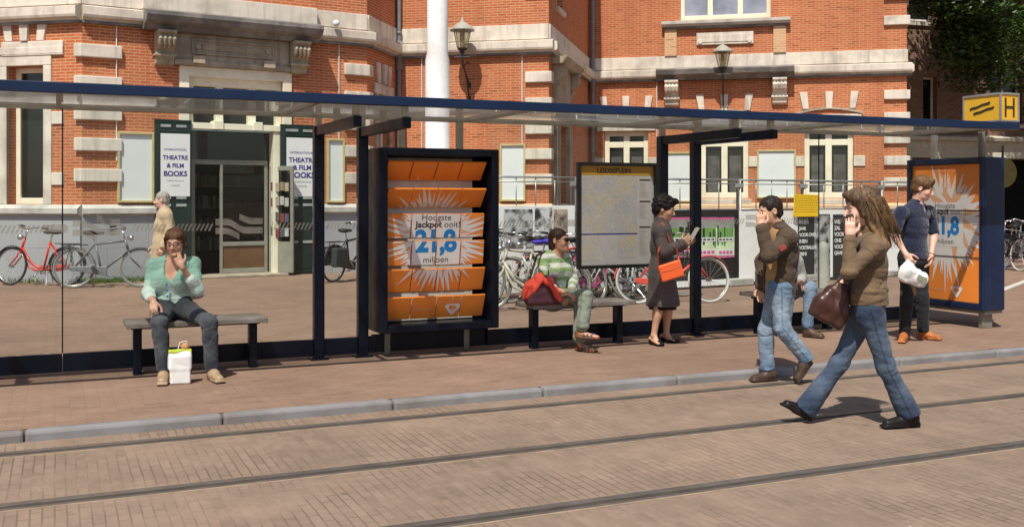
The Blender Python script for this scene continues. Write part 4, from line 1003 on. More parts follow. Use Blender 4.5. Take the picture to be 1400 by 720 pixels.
# ------------------------------------------------------------------ bicycles
def bike_mats(name, c, rough=.35): return mat("bike_paint_" + name, c, rough, var=.1, dirt=tuple(v * .6 for v in c), dscale=6)
M_tyre = mat("black_tyre", (.022, .021, .02), .8, var=.2); M_tyre_w = mat("cream_tyre", (.55, .55, .52), .7, var=.08); M_tyre_g = mat("grey_tyre", (.22, .21, .19), .8, var=.15)
M_rim = mat("steel_rim", (.5, .5, .48), .3, metal=.8, var=.1); M_chrome = mat("bike_chrome", (.55, .55, .55), .25, metal=.9, var=.1); M_sad = mat("black_saddle", (.015, .014, .013), .5, var=.2)
M_rub = mat("black_rubber_grip", (.02, .02, .02), .7)
def bicycle(lab, loc, yaw, paint, tyre=M_tyre, step=False, lean=4, saddle=M_sad, rack=True, basket=False, panniers=None, steer=8, s=1.0, mud=None, guard=None):
    """front wheel on +x, length about 1.75 m"""
    t = thing("bicycle", lab, "bicycle", (0, 0, 0), "bicycles parked along the building"); r = .335; wb = 1.06
    A, B = Vector((-wb / 2, 0, r)), Vector((wb / 2, 0, r)); bbk = Vector((-wb / 2 + .44, 0, r - .06))
    st = Vector((-.20, 0, .80)); hd0 = Vector((wb / 2 - .19, 0, .62)); hd1 = Vector((wb / 2 - .25, 0, .82))
    seat_low = bbk + (st - bbk) * .95
    q = MB(); k = .018
    if step:
        q.tube([hd0 + Vector((0, 0, .06)), Vector((.18, 0, .42)), Vector((.02, 0, r - .02)), bbk], .024, 8); q.tube([hd0, Vector((.20, 0, .33)), Vector((.06, 0, r - .07)), bbk], .018, 8)
    else:
        q.tube([hd0, bbk], k + .002, 8); q.tube([hd1 - Vector((0, 0, .03)), seat_low - Vector((0, 0, .04))], k, 8)
    q.tube([bbk, seat_low], k, 8)
    for y in (-.055, .055):
        q.tube([bbk + Vector((0, y * .5, 0)), A + Vector((0, y, 0))], .011, 6); q.tube([seat_low + Vector((0, y * .3, -.03)), A + Vector((0, y, 0))], .010, 6)
    q.tube([hd0, hd1], .022, 8)
    q.build("frame", paint, t, smooth=True)
    def turn(v):                           # steering about the head axis
        ax = (hd1 - hd0).normalized(); return hd0 + Matrix.Rotation(R(steer), 3, ax) @ (Vector(v) - hd0)
    q = MB()
    for y in (-.05, .05): q.tube([turn(hd0 + Vector((0, y, -.03))), turn(hd0 + Vector((.04, y, -.12))), turn(B + Vector((0, y, 0)))], [.014, .013, .010], 6)
    q.tube([turn(hd0 + Vector((0, -.05, -.03))), turn(hd0 + Vector((0, .05, -.03)))], .014, 6)
    q.build("fork", paint, t, smooth=True)
    q = MB(); top = hd1 + (hd1 - hd0).normalized() * .16
    q.tube([hd1, turn(top)], .013, 6)
    q.tube([turn(top + Vector((-.18, -.27, .03))), turn(top + Vector((-.02, -.25, .06))), turn(top + Vector((.05, -.12, .03))), turn(top), turn(top + Vector((.05, .12, .03))), turn(top + Vector((-.02, .25, .06))), turn(top + Vector((-.18, .27, .03)))], .012, 6)
    h_ = q.build("handlebar", M_chrome, t, smooth=True)
    q = MB()
    for y in (-1, 1): q.tube([turn(top + Vector((-.19, .272 * y, .028))), turn(top + Vector((-.09, .26 * y, .046)))], .018, 8)
    q.build("grip", M_rub, h_, smooth=True)
    q = MB(); lp = turn(hd1 + Vector((.09, 0, .02))); q.tube([lp - Vector((.05, 0, 0)), lp, lp + Vector((.04, 0, 0))], [.02, .045, .048], 10); q.build("front_lamp", M_chrome, t, smooth=True)
    for c, nm in ((A, 0), (B, 1)):
        ax = Vector((0, 1, 0)); cc = c
        if nm:
            cc = turn(B); ax = (turn(B + Vector((0, 1, 0))) - cc).normalized()
        q = MB(); q.ring(cc, ax, r - .018, .019, 40, 8); wh = q.build("wheel", tyre, t, smooth=True)
        q = MB(); q.ring(cc, ax, r - .042, .009, 40, 6); q.build("rim", M_rim, wh, smooth=True)
        q = MB(); e1 = ax.cross(Vector((0, 0, 1))).normalized(); e2 = ax.cross(e1)
        for i in range(18):
            w_ = 2 * math.pi * i / 18; sg = .025 if i % 2 else -.025
            q.tube([cc + ax * sg, cc + (e1 * math.cos(w_) + e2 * math.sin(w_)) * (r - .045)], .0022, 3)
        q.tube([cc - ax * .05, cc + ax * .05], .026, 10); q.build("spokes", M_chrome, wh)
        q = MB(); n = 14; a0, a1 = ((R(5), R(175)) if not nm else (R(20), R(150)))   # mudguard
        pts = []
        for i in range(n + 1):
            w_ = a0 + (a1 - a0) * i / n; pts.append((math.cos(w_), math.sin(w_)))
        fx = Vector((1, 0, 0)) if not nm else (turn(B + Vector((1, 0, 0))) - cc).normalized(); zz = Vector((0, 0, 1))
        for (c0, s0), (c1_, s1_) in zip(pts, pts[1:]):
            for side in (-1, 1):
                q.poly([cc + (fx * c0 + zz * s0) * (r + .025), cc + (fx * c1_ + zz * s1_) * (r + .025), cc + (fx * c1_ + zz * s1_) * (r + .01) + ax * .028 * side, cc + (fx * c0 + zz * s0) * (r + .01) + ax * .028 * side])
        q.build("mudguard", mud or paint, t, recalc=False)
    q = MB(); q.tube([st - Vector((0, 0, .06)), st + Vector((-.03, 0, .10))], .013, 6); q.build("seat_post", M_chrome, t)
    q = MB(); sp = st + Vector((-.04, 0, .13)); q.ell(sp + Vector((-.05, 0, 0)), (.11, .10, .042)); q.ell(sp + Vector((.08, 0, -.005)), (.11, .035, .03)); q.build("saddle", saddle, t, smooth=True)
    q = MB(); q.tube([bbk - Vector((0, .09, 0)), bbk + Vector((0, .09, 0))], .014, 6); q.disc(bbk + Vector((0, -.05, 0)), (0, 1, 0), .085, .006, 18)
    for sg in (-1, 1):
        e = bbk + Vector((.12 * sg, .09 * sg, -.11 * sg)); q.tube([bbk + Vector((0, .09 * sg, 0)), e], .010, 6); q.cbox(e + Vector((0, .05 * sg, 0)), .09, .08, .022)
    q.build("crank", M_chrome, t)
    q = MB(); g0 = bbk + Vector((.10, -.065, 0)); g1 = A + Vector((-.06, -.065, 0))
    q.hexa([g1 + Vector((0, -.012, -.035)), g0 + Vector((0, -.012, -.08)), g0 + Vector((0, .012, -.08)), g1 + Vector((0, .012, -.035)), g1 + Vector((0, -.012, .035)), g0 + Vector((0, -.012, .08)), g0 + Vector((0, .012, .08)), g1 + Vector((0, .012, .035))])
    q.build("chain_guard", guard or paint, t, bevel=.01)
    if rack:
        q = MB(); z = r * 2 + .06
        for y in (-.06, 0, .06): q.tube([A + Vector((-.2, y, z - r)), A + Vector((.22, y, z - r))], .007, 5)
        for y in (-.06, .06): q.tube([A + Vector((-.08, y, z - r)), A + Vector((0, y, 0))], .007, 5)
        q.tube([A + Vector((-.2, -.06, z - r)), A + Vector((-.2, .06, z - r))], .007, 5); q.build("luggage_rack", M_sad, t)
        q = MB(); q.cbox(A + Vector((-.30, 0, .25)), .03, .06, .05); q.build("tail_lamp", mat("red_tail_lamp", (.4, .02, .015), .3), t, bevel=.006)
    q = MB(); q.tube([bbk + Vector((-.08, .02, -.02)), bbk + Vector((-.16, .16, -.262))], .010, 6); q.build("kick_stand", M_chrome, t)
    if panniers:
        q = MB()
        for y in (-.15, .15): q.cbox(A + Vector((-.02, y, .13)), .36, .13, .34)
        q.build("pannier", panniers, t, bevel=.03)
    if basket:
        q = MB(); bc = turn(hd1 + Vector((.2, 0, .05)))
        for zz, w_ in ((0, .13), (.1, .15), (.2, .17)):
            q.tube([bc + Vector((x, y, zz)) for x, y in ((-w_, -w_), (w_, -w_), (w_, w_), (-w_, w_))], .006, 5, closed=True)
        for i in range(6):
            f = -1 + 2 * i / 5
            for (x0, y0) in ((f, -1), (f, 1), (-1, f), (1, f)): q.tube([bc + Vector((x0 * .13, y0 * .13, 0)), bc + Vector((x0 * .17, y0 * .17, .2))], .004, 4)
        q.build("basket", M_sad, t)
    t.location = loc; t.rotation_euler = (R(lean), 0, R(yaw)) if True else None
    t.rotation_mode = 'XYZ'; t.scale = (s, s, s); return t
def gp(px, Z, z=0.0): p = W(px, 400, Z); p.z = z; return p
P_red = bike_mats("red", (.62, .035, .02)); P_grey = bike_mats("grey", (.16, .165, .18)); P_white = bike_mats("cream", (.46, .44, .37)); P_black = bike_mats("black", (.02, .02, .022))
P_pink = bike_mats("magenta", (.42, .06, .20)); P_green = bike_mats("green", (.05, .12, .08)); P_silver = bike_mats("silver", (.42, .42, .40)); P_coral = bike_mats("coral", (.70, .09, .07))
bicycle("red step-through bicycle leaning on the grey plinth, leftmost", gp(52, 17.75), 172, P_red, step=True, lean=4, steer=-10, mud=P_black)
bicycle("grey bicycle beside the old man in beige coat, facing right", gp(146, 17.35), 12, P_grey, tyre=M_tyre_g, lean=-5, steer=8, mud=P_grey)
bicycle("black bicycle with dark panniers seen between the two left shelter posts", gp(481, 18.9), 60, P_black, lean=3, panniers=mat("dark_pannier", (.03, .035, .035), .8), steer=-20)
bicycle("cream bicycle with a blue saddle cover behind the woman in green stripes", gp(722, 13.7), 188, P_white, tyre=M_tyre_g, step=True, lean=3, saddle=mat("blue_saddle_cover", (.05, .03, .40), .6), steer=18)
bicycle("cream bicycle just right of the billboard, under the leftmost grey poster", gp(712, 14.6), 200, P_white, tyre=M_tyre_g, lean=4, steer=14, basket=True)
bicycle("silver bicycle between the white board and the woman in green stripes", gp(745, 14.9), 196, P_silver, tyre=M_tyre_g, step=True, lean=5, steer=10)
bicycle("magenta bicycle under the left half of the map board", gp(815, 14.9), 28, P_pink, tyre=M_tyre_g, step=True, lean=-14, steer=25)
bicycle("coral bicycle with low frame, half hidden by the seated woman's shoulder", gp(780, 15.3), 24, P_coral, tyre=M_tyre, lean=-10, steer=10)
bicycle("silver bicycle leaning far over under the middle of the map board", gp(855, 14.9), 205, P_silver, tyre=M_tyre_g, lean=18, steer=20)
bicycle("dark green bicycle under the right end of the map board", gp(872, 15.6), 30, P_green, tyre=M_tyre_g, lean=-12, steer=12)
bicycle("black bicycle lying back behind the magenta one under the map board", gp(838, 15.9), 18, P_black, lean=-8, steer=-12)
bicycle("dark bicycle wedged between the green and the coral red ones", gp(893, 15.6), 200, P_black, tyre=M_tyre_g, lean=6, steer=15, basket=True)
bicycle("coral red bicycle with white tyres between the grey coat and the shelter post", gp(922, 14.75), 8, P_coral, tyre=M_tyre_w, lean=-4, steer=10, guard=P_coral)
bicycle("black bicycle standing just beyond the end case, nearest its edge", gp(1372, 21.8), 100, P_black, tyre=M_tyre_w, lean=3, steer=10, rack=True)
bicycle("black bicycle in the shade at the far right edge of the picture", gp(1395, 22.6), 30, P_black, lean=3)
bicycle("grey bicycle in the deep shade behind the two black bicycles", gp(1388, 24.2), 200, P_grey, lean=3)

# ------------------------------------------------------------------ shaded house and tree on the right
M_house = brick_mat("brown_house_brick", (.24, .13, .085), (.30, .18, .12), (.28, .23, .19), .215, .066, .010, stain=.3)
FHS = Frame((11.9, 31.5), 16)
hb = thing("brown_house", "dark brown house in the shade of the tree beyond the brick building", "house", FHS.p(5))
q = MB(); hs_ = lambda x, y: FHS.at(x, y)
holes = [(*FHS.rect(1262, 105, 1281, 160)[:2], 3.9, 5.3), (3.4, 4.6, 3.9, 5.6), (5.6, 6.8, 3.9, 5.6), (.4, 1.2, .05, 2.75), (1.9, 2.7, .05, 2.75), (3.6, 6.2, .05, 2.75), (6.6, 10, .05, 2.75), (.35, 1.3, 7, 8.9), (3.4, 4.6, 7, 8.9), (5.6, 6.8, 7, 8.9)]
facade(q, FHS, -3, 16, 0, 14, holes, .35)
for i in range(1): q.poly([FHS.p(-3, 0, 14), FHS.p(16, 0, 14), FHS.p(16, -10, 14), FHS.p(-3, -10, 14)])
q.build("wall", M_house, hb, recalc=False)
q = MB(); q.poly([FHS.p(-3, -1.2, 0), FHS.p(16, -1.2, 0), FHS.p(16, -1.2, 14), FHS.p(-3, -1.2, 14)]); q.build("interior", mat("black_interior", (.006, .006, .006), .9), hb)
q = MB(); q.box(FHS, -3, 16, .0, .12, 2.78, 3.3); q.sweep(FHS, [(0, 3.302), (.3, 3.302), (.34, 3.42), (0, 3.5)], -3, 16)
for x in (0.1, 1.3, 2.85, 3.3, 6.25): q.box(FHS, x, x + .28, .0, .14, 0, 2.778)
q.build("shop_front", mat("cream_shop_front", (.62, .58, .48), .6, var=.15), hb, bevel=.01)
M_wf = mat("off_white_frame", (.80, .79, .74), .5)
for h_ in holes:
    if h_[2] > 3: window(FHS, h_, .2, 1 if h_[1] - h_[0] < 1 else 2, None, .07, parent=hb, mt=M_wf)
q = MB(); q.disc(W(1371, 236, 28.5), (0.2, -1, 0), .42, .06, 24); ds = tag(q.build("round_sign", mat("dull_yellow_sign", (.20, .17, .05), .5)), "round dull yellow hanging sign by the shaded house, right of the end case", "sign")
q = MB(); q.tube([W(1371, 222, 28.5), W(1371, 200, 28.5), FHS.p(FHS.at(1371, 200)[0], 0, 3.0)], .03, 6); q.build("bracket", M_iron, ds)

def tree(base, crown, rad, n, seed, lab, lean=(0, 0)):
    rng = np.random.RandomState(seed); base = Vector(base)
    t = thing("street_tree", lab, "tree", base)
    q = MB(); c = Vector(crown); pts = [base, base + Vector((.05, .02, 1.5)), base + (c - base) * .35 + Vector((.1, 0, 0)), base + (c - base) * .7, c]
    q.tube(pts, [.34, .27, .23, .16, .06], 12)
    cl = []
    for i in range(60):
        v = rng.normal(size=3); v /= np.linalg.norm(v); v *= rng.uniform(.45, 1.0) ** .6
        p = c + Vector((v[0] * rad[0], v[1] * rad[1], v[2] * rad[2]))
        cl.append(p)
        if i < 26:
            s_ = base + (c - base) * rng.uniform(.35, .9); q.tube([s_, (s_ + p) / 2 + Vector((0, 0, -.25)), p], [.09, .05, .015], 6)
    q.build("trunk", mat("tree_bark", (.06, .045, .032), .9, var=.3, bump=.5), t, smooth=True)
    N = n; idx = rng.randint(0, len(cl), N); C_ = np.array([tuple(p) for p in cl])[idx]
    sz = rng.uniform(.55, 1.15, len(cl))[idx][:, None]
    P = C_ + np.clip(rng.normal(size=(N, 3)), -1.7, 1.7) * sz * np.array([.62, .62, .48])
    a = rng.normal(size=(N, 3)); a[:, 2] *= .5; a /= np.linalg.norm(a, axis=1)[:, None]
    b = np.cross(a, rng.normal(size=(N, 3))); b /= np.linalg.norm(b, axis=1)[:, None]
    L = rng.uniform(.055, .105, N)[:, None]
    cc = np.cross(a, b)
    V = np.stack([P - a * L, P + b * L * .42 - a * L * .1 + cc * L * .12, P + a * L, P - b * L * .42 - a * L * .1 + cc * L * .12], 1).reshape(-1, 3) - np.array(tuple(base))
    me = bpy.data.meshes.new("crown"); me.vertices.add(4 * N); me.vertices.foreach_set("co", V.ravel())
    me.loops.add(4 * N); me.loops.foreach_set("vertex_index", np.arange(4 * N)); me.polygons.add(N)
    me.polygons.foreach_set("loop_start", np.arange(0, 4 * N, 4)); me.polygons.foreach_set("loop_total", np.full(N, 4)); me.update(); me.validate()
    me.materials.append(leaf_mat()); o = bpy.data.objects.new("crown", me); COL.objects.link(o); o.parent = t
    return t
def leaf_mat():
    if "leaf" in MATS: return MATS["leaf"]
    t = NT("tree_leaf"); g = t.new("ShaderNodeNewGeometry")
    c = t.ramp(g.outputs["Random Per Island"], [(0, (.030, .062, .014)), (.5, (.055, .105, .022)), (1, (.10, .16, .04))]); t.col(c); t.rough(.45); t.b.inputs["Specular IOR Level"].default_value = .4
    out = t.n["Material Output"]; tl = t.new("ShaderNodeBsdfTranslucent"); t.link(c, tl.inputs[0]); m = t.new("ShaderNodeMixShader"); m.inputs[0].default_value = .3
    t.link(t.b.outputs[0], m.inputs[1]); t.link(tl.outputs[0], m.inputs[2]); t.link(m.outputs[0], out.inputs[0]); MATS["leaf"] = t.m; return t.m
tree((16.6, 26.0, 0), (15.5, 27.4, 8.8), (5.3, 3.6, 5.9), 150000, 3, "leafy dark green street tree overhanging the top right corner")

# weeds along the foot of the plinth, and a pale kerb line on the far right
def weeds():
    rng = np.random.RandomState(5); V = []; Fc = []
    for i in range(2600):
        F_ = FL if rng.rand() < .45 else FE
        s_ = -rng.uniform(.0, 3.2) if F_ is FL else rng.uniform(0, 1.2)
        if math.sin(s_ * 5) + math.sin(s_ * 2.3) < rng.uniform(-1.2, .8): continue
        b = F_.p(s_, .06 + abs(rng.normal()) * .16, .0); h_ = rng.uniform(.03, .12); a = rng.uniform(0, 6.28); w_ = Vector((math.cos(a), math.sin(a), 0)) * .008
        t_ = b + Vector((rng.normal() * .03, rng.normal() * .03, h_)); k = len(V); V += [tuple(b - w_), tuple(b + w_), tuple(t_)]; Fc.append((k, k + 1, k + 2))
    me = bpy.data.meshes.new("weeds"); me.from_pydata(V, [], Fc); me.materials.append(mat("weed_green", (.085, .14, .03), .6, var=.35, scale=20)); o = bpy.data.objects.new("weeds", me); COL.objects.link(o)
    o["kind"] = "stuff"; tag(o, "green weeds growing along the foot of the grey plinth", "weeds")
weeds()
a, b = gp(1352, 16.0), gp(1440, 21.5); dv = (b - a).normalized(); nv = Vector((-dv.y, dv.x, 0)) * .06
q = MB(); q.hexa([a - nv, b - nv, b + nv, a + nv, a - nv + Vector((0, 0, .006)), b - nv + Vector((0, 0, .006)), b + nv + Vector((0, 0, .006)), a + nv + Vector((0, 0, .006))]); struct(q.build("road_line", M_ledge))
# ------------------------------------------------------------------ people: each body is one continuous surface grown from a distance field
def _seg(P, a, b):
    ab = b - a; L2 = float(ab @ ab) + 1e-12
    t = np.clip(((P - a) @ ab) / L2, 0, 1); return t, P - a - t[..., None] * ab
class Prim:
    def __init__(s, f, lo, hi, k, op='add'): s.f, s.lo, s.hi, s.k, s.op = f, np.array(lo, float), np.array(hi, float), k, op
def cone(a, b, ra, rb, k=.02, op='add', bulge=0.0, bpos=.35):
    a, b = np.array(a, float), np.array(b, float); m = max(ra, rb) + abs(bulge)
    def f(P):
        t, q = _seg(P, a, b); r = ra + (rb - ra) * t
        if bulge: r = r + bulge * np.exp(-((t - bpos) / .22) ** 2)
        return np.sqrt((q ** 2).sum(-1)) - r
    return Prim(f, np.minimum(a, b) - m, np.maximum(a, b) + m, k, op)
def ecap(a, b, right, ra, rb, k=.03, op='add'):
    """elliptical capsule: ra, rb = (half width, half depth) at both ends"""
    a, b = np.array(a, float), np.array(b, float); ax = (b - a) / np.linalg.norm(b - a)
    w = np.array(right, float); w = w - ax * (w @ ax); w /= np.linalg.norm(w); d = np.cross(ax, w); m = max(*ra, *rb)
    def f(P):
        t, q = _seg(P, a, b); rw = ra[0] + (rb[0] - ra[0]) * t; rd = ra[1] + (rb[1] - ra[1]) * t; rx = (rw + rd) / 2
        x, y, z = q @ w, q @ d, q @ ax
        k0 = np.sqrt((x / rw) ** 2 + (y / rd) ** 2 + (z / rx) ** 2); k1 = np.sqrt((x / rw ** 2) ** 2 + (y / rd ** 2) ** 2 + (z / rx ** 2) ** 2) + 1e-9
        return np.where(k0 < 1e-3, -np.minimum(rw, rd), k0 * (k0 - 1) / k1)
    return Prim(f, np.minimum(a, b) - m, np.maximum(a, b) + m, k, op)
def elli(c, r, M=None, k=.015, op='add'):
    c = np.array(c, float); r = np.array(r, float); M = np.eye(3) if M is None else M; m = r.max()
    def f(P):
        q = (P - c) @ M; k0 = np.sqrt(((q / r) ** 2).sum(-1)); k1 = np.sqrt(((q / r ** 2) ** 2).sum(-1)) + 1e-9
        return np.where(k0 < 1e-3, -r.min(), k0 * (k0 - 1) / k1)
    return Prim(f, c - m, c + m, k, op)
def rbox(c, h, M, rnd=.01, k=.01, op='add'):
    c = np.array(c, float); h = np.array(h, float) - rnd; m = np.linalg.norm(h) + rnd
    def f(P):
        q = np.abs((P - c) @ M) - h
        return np.sqrt((np.maximum(q, 0) ** 2).sum(-1)) + np.minimum(q.max(-1), 0) - rnd
    return Prim(f, c - m, c + m, k, op)
def cutplane(p, n, k=.008):                   # removes everything on the side n points to
    p, n = np.array(p, float), np.array(n, float); n = n / np.linalg.norm(n)
    return Prim(lambda P: -((P - p) @ n), [-99] * 3, [99] * 3, k, 'sub')
def fold_noise(P, sc, seed, stretch=(1, 1, 1)):
    rs = np.random.RandomState(seed); P = P * np.array(stretch); out = np.zeros(P.shape[:-1])
    wv = sum(np.sin(P @ (rs.normal(size=3) * sc * .5) + rs.uniform(0, 6)) for _ in range(3)) * .6
    for i in range(5):
        kk = rs.normal(size=3); kk = kk / np.linalg.norm(kk) * sc * (1 + .5 * i); out += np.sin(P @ kk + rs.uniform(0, 6.3) + wv * 1.6) / (1 + .6 * i)
    return out / 2.6
def creases(P, sc, seed, stretch=(1, 1, 1)):   # cloth folds: soft swells with sharper ridges
    n = fold_noise(P, sc, seed, stretch); m = fold_noise(P, sc * .62, seed + 50, stretch)
    return .45 * n + 1.0 * ((1 - np.minimum(1, np.abs(m) * 1.25)) ** 2 - .33)
def mesh_field(prims, h, disp=None):
    adds = [p for p in prims if p.op == 'add']
    lo = np.min([p.lo for p in adds], 0) - 3 * h - .02; hi = np.max([p.hi for p in adds], 0) + 3 * h + .02
    n = np.ceil((hi - lo) / h).astype(int) + 1
    D = np.full(n, .2, np.float32); axs = [lo[i] + h * np.arange(n[i]) for i in range(3)]
    for p in prims:
        pad = p.k + 3 * h
        i0 = np.maximum(0, np.floor((p.lo - pad - lo) / h).astype(int)); i1 = np.minimum(n, np.ceil((p.hi + pad - lo) / h).astype(int) + 1)
        if (i1 <= i0).any(): continue
        sl = tuple(slice(a, b) for a, b in zip(i0, i1))
        P = np.stack(np.meshgrid(*[axs[i][sl[i]] for i in range(3)], indexing='ij'), -1)
        d = p.f(P).astype(np.float32); A = D[sl]; k = max(p.k, 1e-5)
        if p.op == 'add':
            q = np.maximum(k - np.abs(A - d), 0) / k; D[sl] = np.minimum(A, d) - q * q * k * .25
        else:
            d = -d; q = np.maximum(k - np.abs(A - d), 0) / k; D[sl] = np.maximum(A, d) + q * q * k * .25
    if disp is not None:
        I = np.argwhere(np.abs(D) < .035); D[tuple(I.T)] += disp(lo + I * h).astype(np.float32)
    S = D < 0; c = np.zeros(np.array(D.shape) - 1, np.uint8)
    offs = [(i, j, k) for i in (0, 1) for j in (0, 1) for k in (0, 1)]
    for o in offs: c += S[o[0]:D.shape[0] - 1 + o[0], o[1]:D.shape[1] - 1 + o[1], o[2]:D.shape[2] - 1 + o[2]]
    I = np.argwhere((c > 0) & (c < 8)); idx = np.full(c.shape, -1, np.int64); idx[tuple(I.T)] = np.arange(len(I))
    Vc = np.stack([D[tuple((I + np.array(o)).T)] for o in offs], 1); acc = np.zeros((len(I), 3)); cnt = np.zeros(len(I))
    for a in range(8):
        for b in range(a + 1, 8):
            oa, ob = np.array(offs[a]), np.array(offs[b])
            if abs(oa - ob).sum() != 1: continue
            m = (Vc[:, a] < 0) != (Vc[:, b] < 0); t = (Vc[m, a] / (Vc[m, a] - Vc[m, b]))[:, None]
            acc[m] += oa + (ob - oa) * t; cnt[m] += 1
    V = lo + (I + acc / cnt[:, None]) * h; F = []
    for ax in range(3):
        s0 = [slice(None)] * 3; s1 = [slice(None)] * 3; s0[ax] = slice(0, -1); s1[ax] = slice(1, None)
        A, B = S[tuple(s0)], S[tuple(s1)]; E = np.argwhere(A != B); u, v = (ax + 1) % 3, (ax + 2) % 3
        E = E[(E[:, u] > 0) & (E[:, v] > 0) & (E[:, u] < D.shape[u] - 1) & (E[:, v] < D.shape[v] - 1)]
        q = []
        for du, dv in ((-1, -1), (0, -1), (0, 0), (-1, 0)):
            e = E.copy(); e[:, u] += du; e[:, v] += dv; q.append(idx[tuple(e.T)])
        q = np.stack(q, 1); fl = ~A[tuple(E.T)]; q[fl] = q[fl][:, ::-1]; F.append(q)
    F = np.concatenate(F); F = F[(F >= 0).all(1)]
    return V, F
def field_obj(name, prims, h, mats, parent, loc, disp=None, color=None, relax=1, rootlabel=None):
    V, F = mesh_field(prims, h, disp)
    for _ in range(relax):                     # one light smoothing pass takes the grid's stair steps out
        S = np.zeros_like(V); n = np.zeros(len(V))
        for a in range(4):
            np.add.at(S, F[:, a], V[F[:, (a + 1) % 4]]); np.add.at(n, F[:, a], 1)
        V = V * .5 + S / np.maximum(n, 1)[:, None] * .5
    me = bpy.data.meshes.new(name); me.vertices.add(len(V)); me.vertices.foreach_set("co", (V - np.array(loc)).ravel())
    me.loops.add(F.size); me.loops.foreach_set("vertex_index", F.ravel().astype(np.int32)); me.polygons.add(len(F))
    me.polygons.foreach_set("loop_start", np.arange(0, F.size, 4, dtype=np.int32)); me.polygons.foreach_set("loop_total", np.full(len(F), 4, np.int32))
    me.update(); me.validate(); me.polygons.foreach_set("use_smooth", [True] * len(me.polygons))
    me.materials.append(mats)
    if color is not None:
        C = np.ones((len(V), 4), np.float32); C[:, :3] = color(V); at = me.color_attributes.new("Col", 'FLOAT_COLOR', 'POINT'); at.data.foreach_set("color", C.ravel())
    o = bpy.data.objects.new(name, me); COL.objects.link(o)
    if parent: o.parent = parent
    else: o.location = loc
    return o

def cloth_mat(name, rough=.85, weave=.25, wscale=420, var=.10, sheen=.1, blot=None, fold=.9):
    """base colour from the garment's own dye (Col), broken up by wear"""
    t = NT(name); a = t.new("ShaderNodeVertexColor", layer_name="Col"); co = t.coord()
    n = t.noise(co, 14, 5, .6); x = t.mix(t.mrange(n, .3, .7, 0, 1), a.outputs[0], t.mix(1.0, a.outputs[0], (1 - var * 2.4,) * 3, 'MULTIPLY'))
    if blot: x = t.mix(t.mrange(t.noise(co, 7, 5, .62), .5, .7, 0, .6), x, blot)
    t.col(x); t.rough(rough); t.b.inputs["Specular IOR Level"].default_value = .2; t.b.inputs["Sheen Weight"].default_value = sheen
    b2 = t.noise(co, wscale, 2); c2 = t.noise(co, 34, 3, .6); rn = t.new('ShaderNodeTexNoise', noise_type='RIDGED_MULTIFRACTAL'); rn.inputs['Scale'].default_value = 9; rn.inputs['Detail'].default_value = 2.0; rn.inputs['Distortion'].default_value = .8
    mp = t.new('ShaderNodeMapping'); mp.inputs['Scale'].default_value = (1, 1, 1.5); mp.inputs['Rotation'].default_value = (.5, .3, .2); t.link(co, mp.inputs[0]); t.link(mp.outputs[0], rn.inputs['Vector'])
    ad = t.new('ShaderNodeMath', operation='MULTIPLY_ADD'); t.link(rn.outputs['Fac'], ad.inputs[0]); ad.inputs[1].default_value = fold; t.link(c2, ad.inputs[2]); c2 = ad.outputs[0]; s_ = t.new("ShaderNodeMath", operation='MULTIPLY_ADD'); t.link(b2, s_.inputs[0]); s_.inputs[1].default_value = .25; t.link(c2, s_.inputs[2])
    t.bump(s_.outputs[0], min(1, weave * 2.2), .012); return t.m
M_cloth = cloth_mat("woven_cloth"); M_denim = cloth_mat("denim", .9, .3, 500, .16); M_knit = cloth_mat("knitted_cloth", .95, .45, 260, .08, .3); M_leather = cloth_mat("leather", .42, .12, 300, .18, 0, fold=.2)
def skin_mat():
    t = NT("skin"); a = t.new("ShaderNodeVertexColor", layer_name="Col"); co = t.coord(); n = t.noise(co, 40, 4)
    t.col(t.mix(t.mrange(n, .35, .65, 0, .3), a.outputs[0], t.mix(1.0, a.outputs[0], (.88, .72, .68), 'MULTIPLY'))); t.rough(.5); t.b.inputs["Subsurface Weight"].default_value = .06; t.b.inputs["Subsurface Radius"].default_value = (.01, .004, .002)
    t.bump(t.noise(co, 320, 2), .08, .002); return t.m
M_skin = skin_mat()
def hair_mat():
    t = NT("hair"); a = t.new("ShaderNodeVertexColor", layer_name="Col"); co = t.coord()
    n = t.noise(co, 60, 3, .5, (1, 1, .16)); t.col(t.mix(t.mrange(n, .35, .65, 0, 1), t.mix(1.0, a.outputs[0], (.5, .48, .46), 'MULTIPLY'), t.mix(1.0, a.outputs[0], (1.35, 1.28, 1.2), 'MULTIPLY')))
    t.rough(.62); t.b.inputs["Specular IOR Level"].default_value = .28; t.bump(n, .6, .008); return t.m
M_hair = hair_mat()

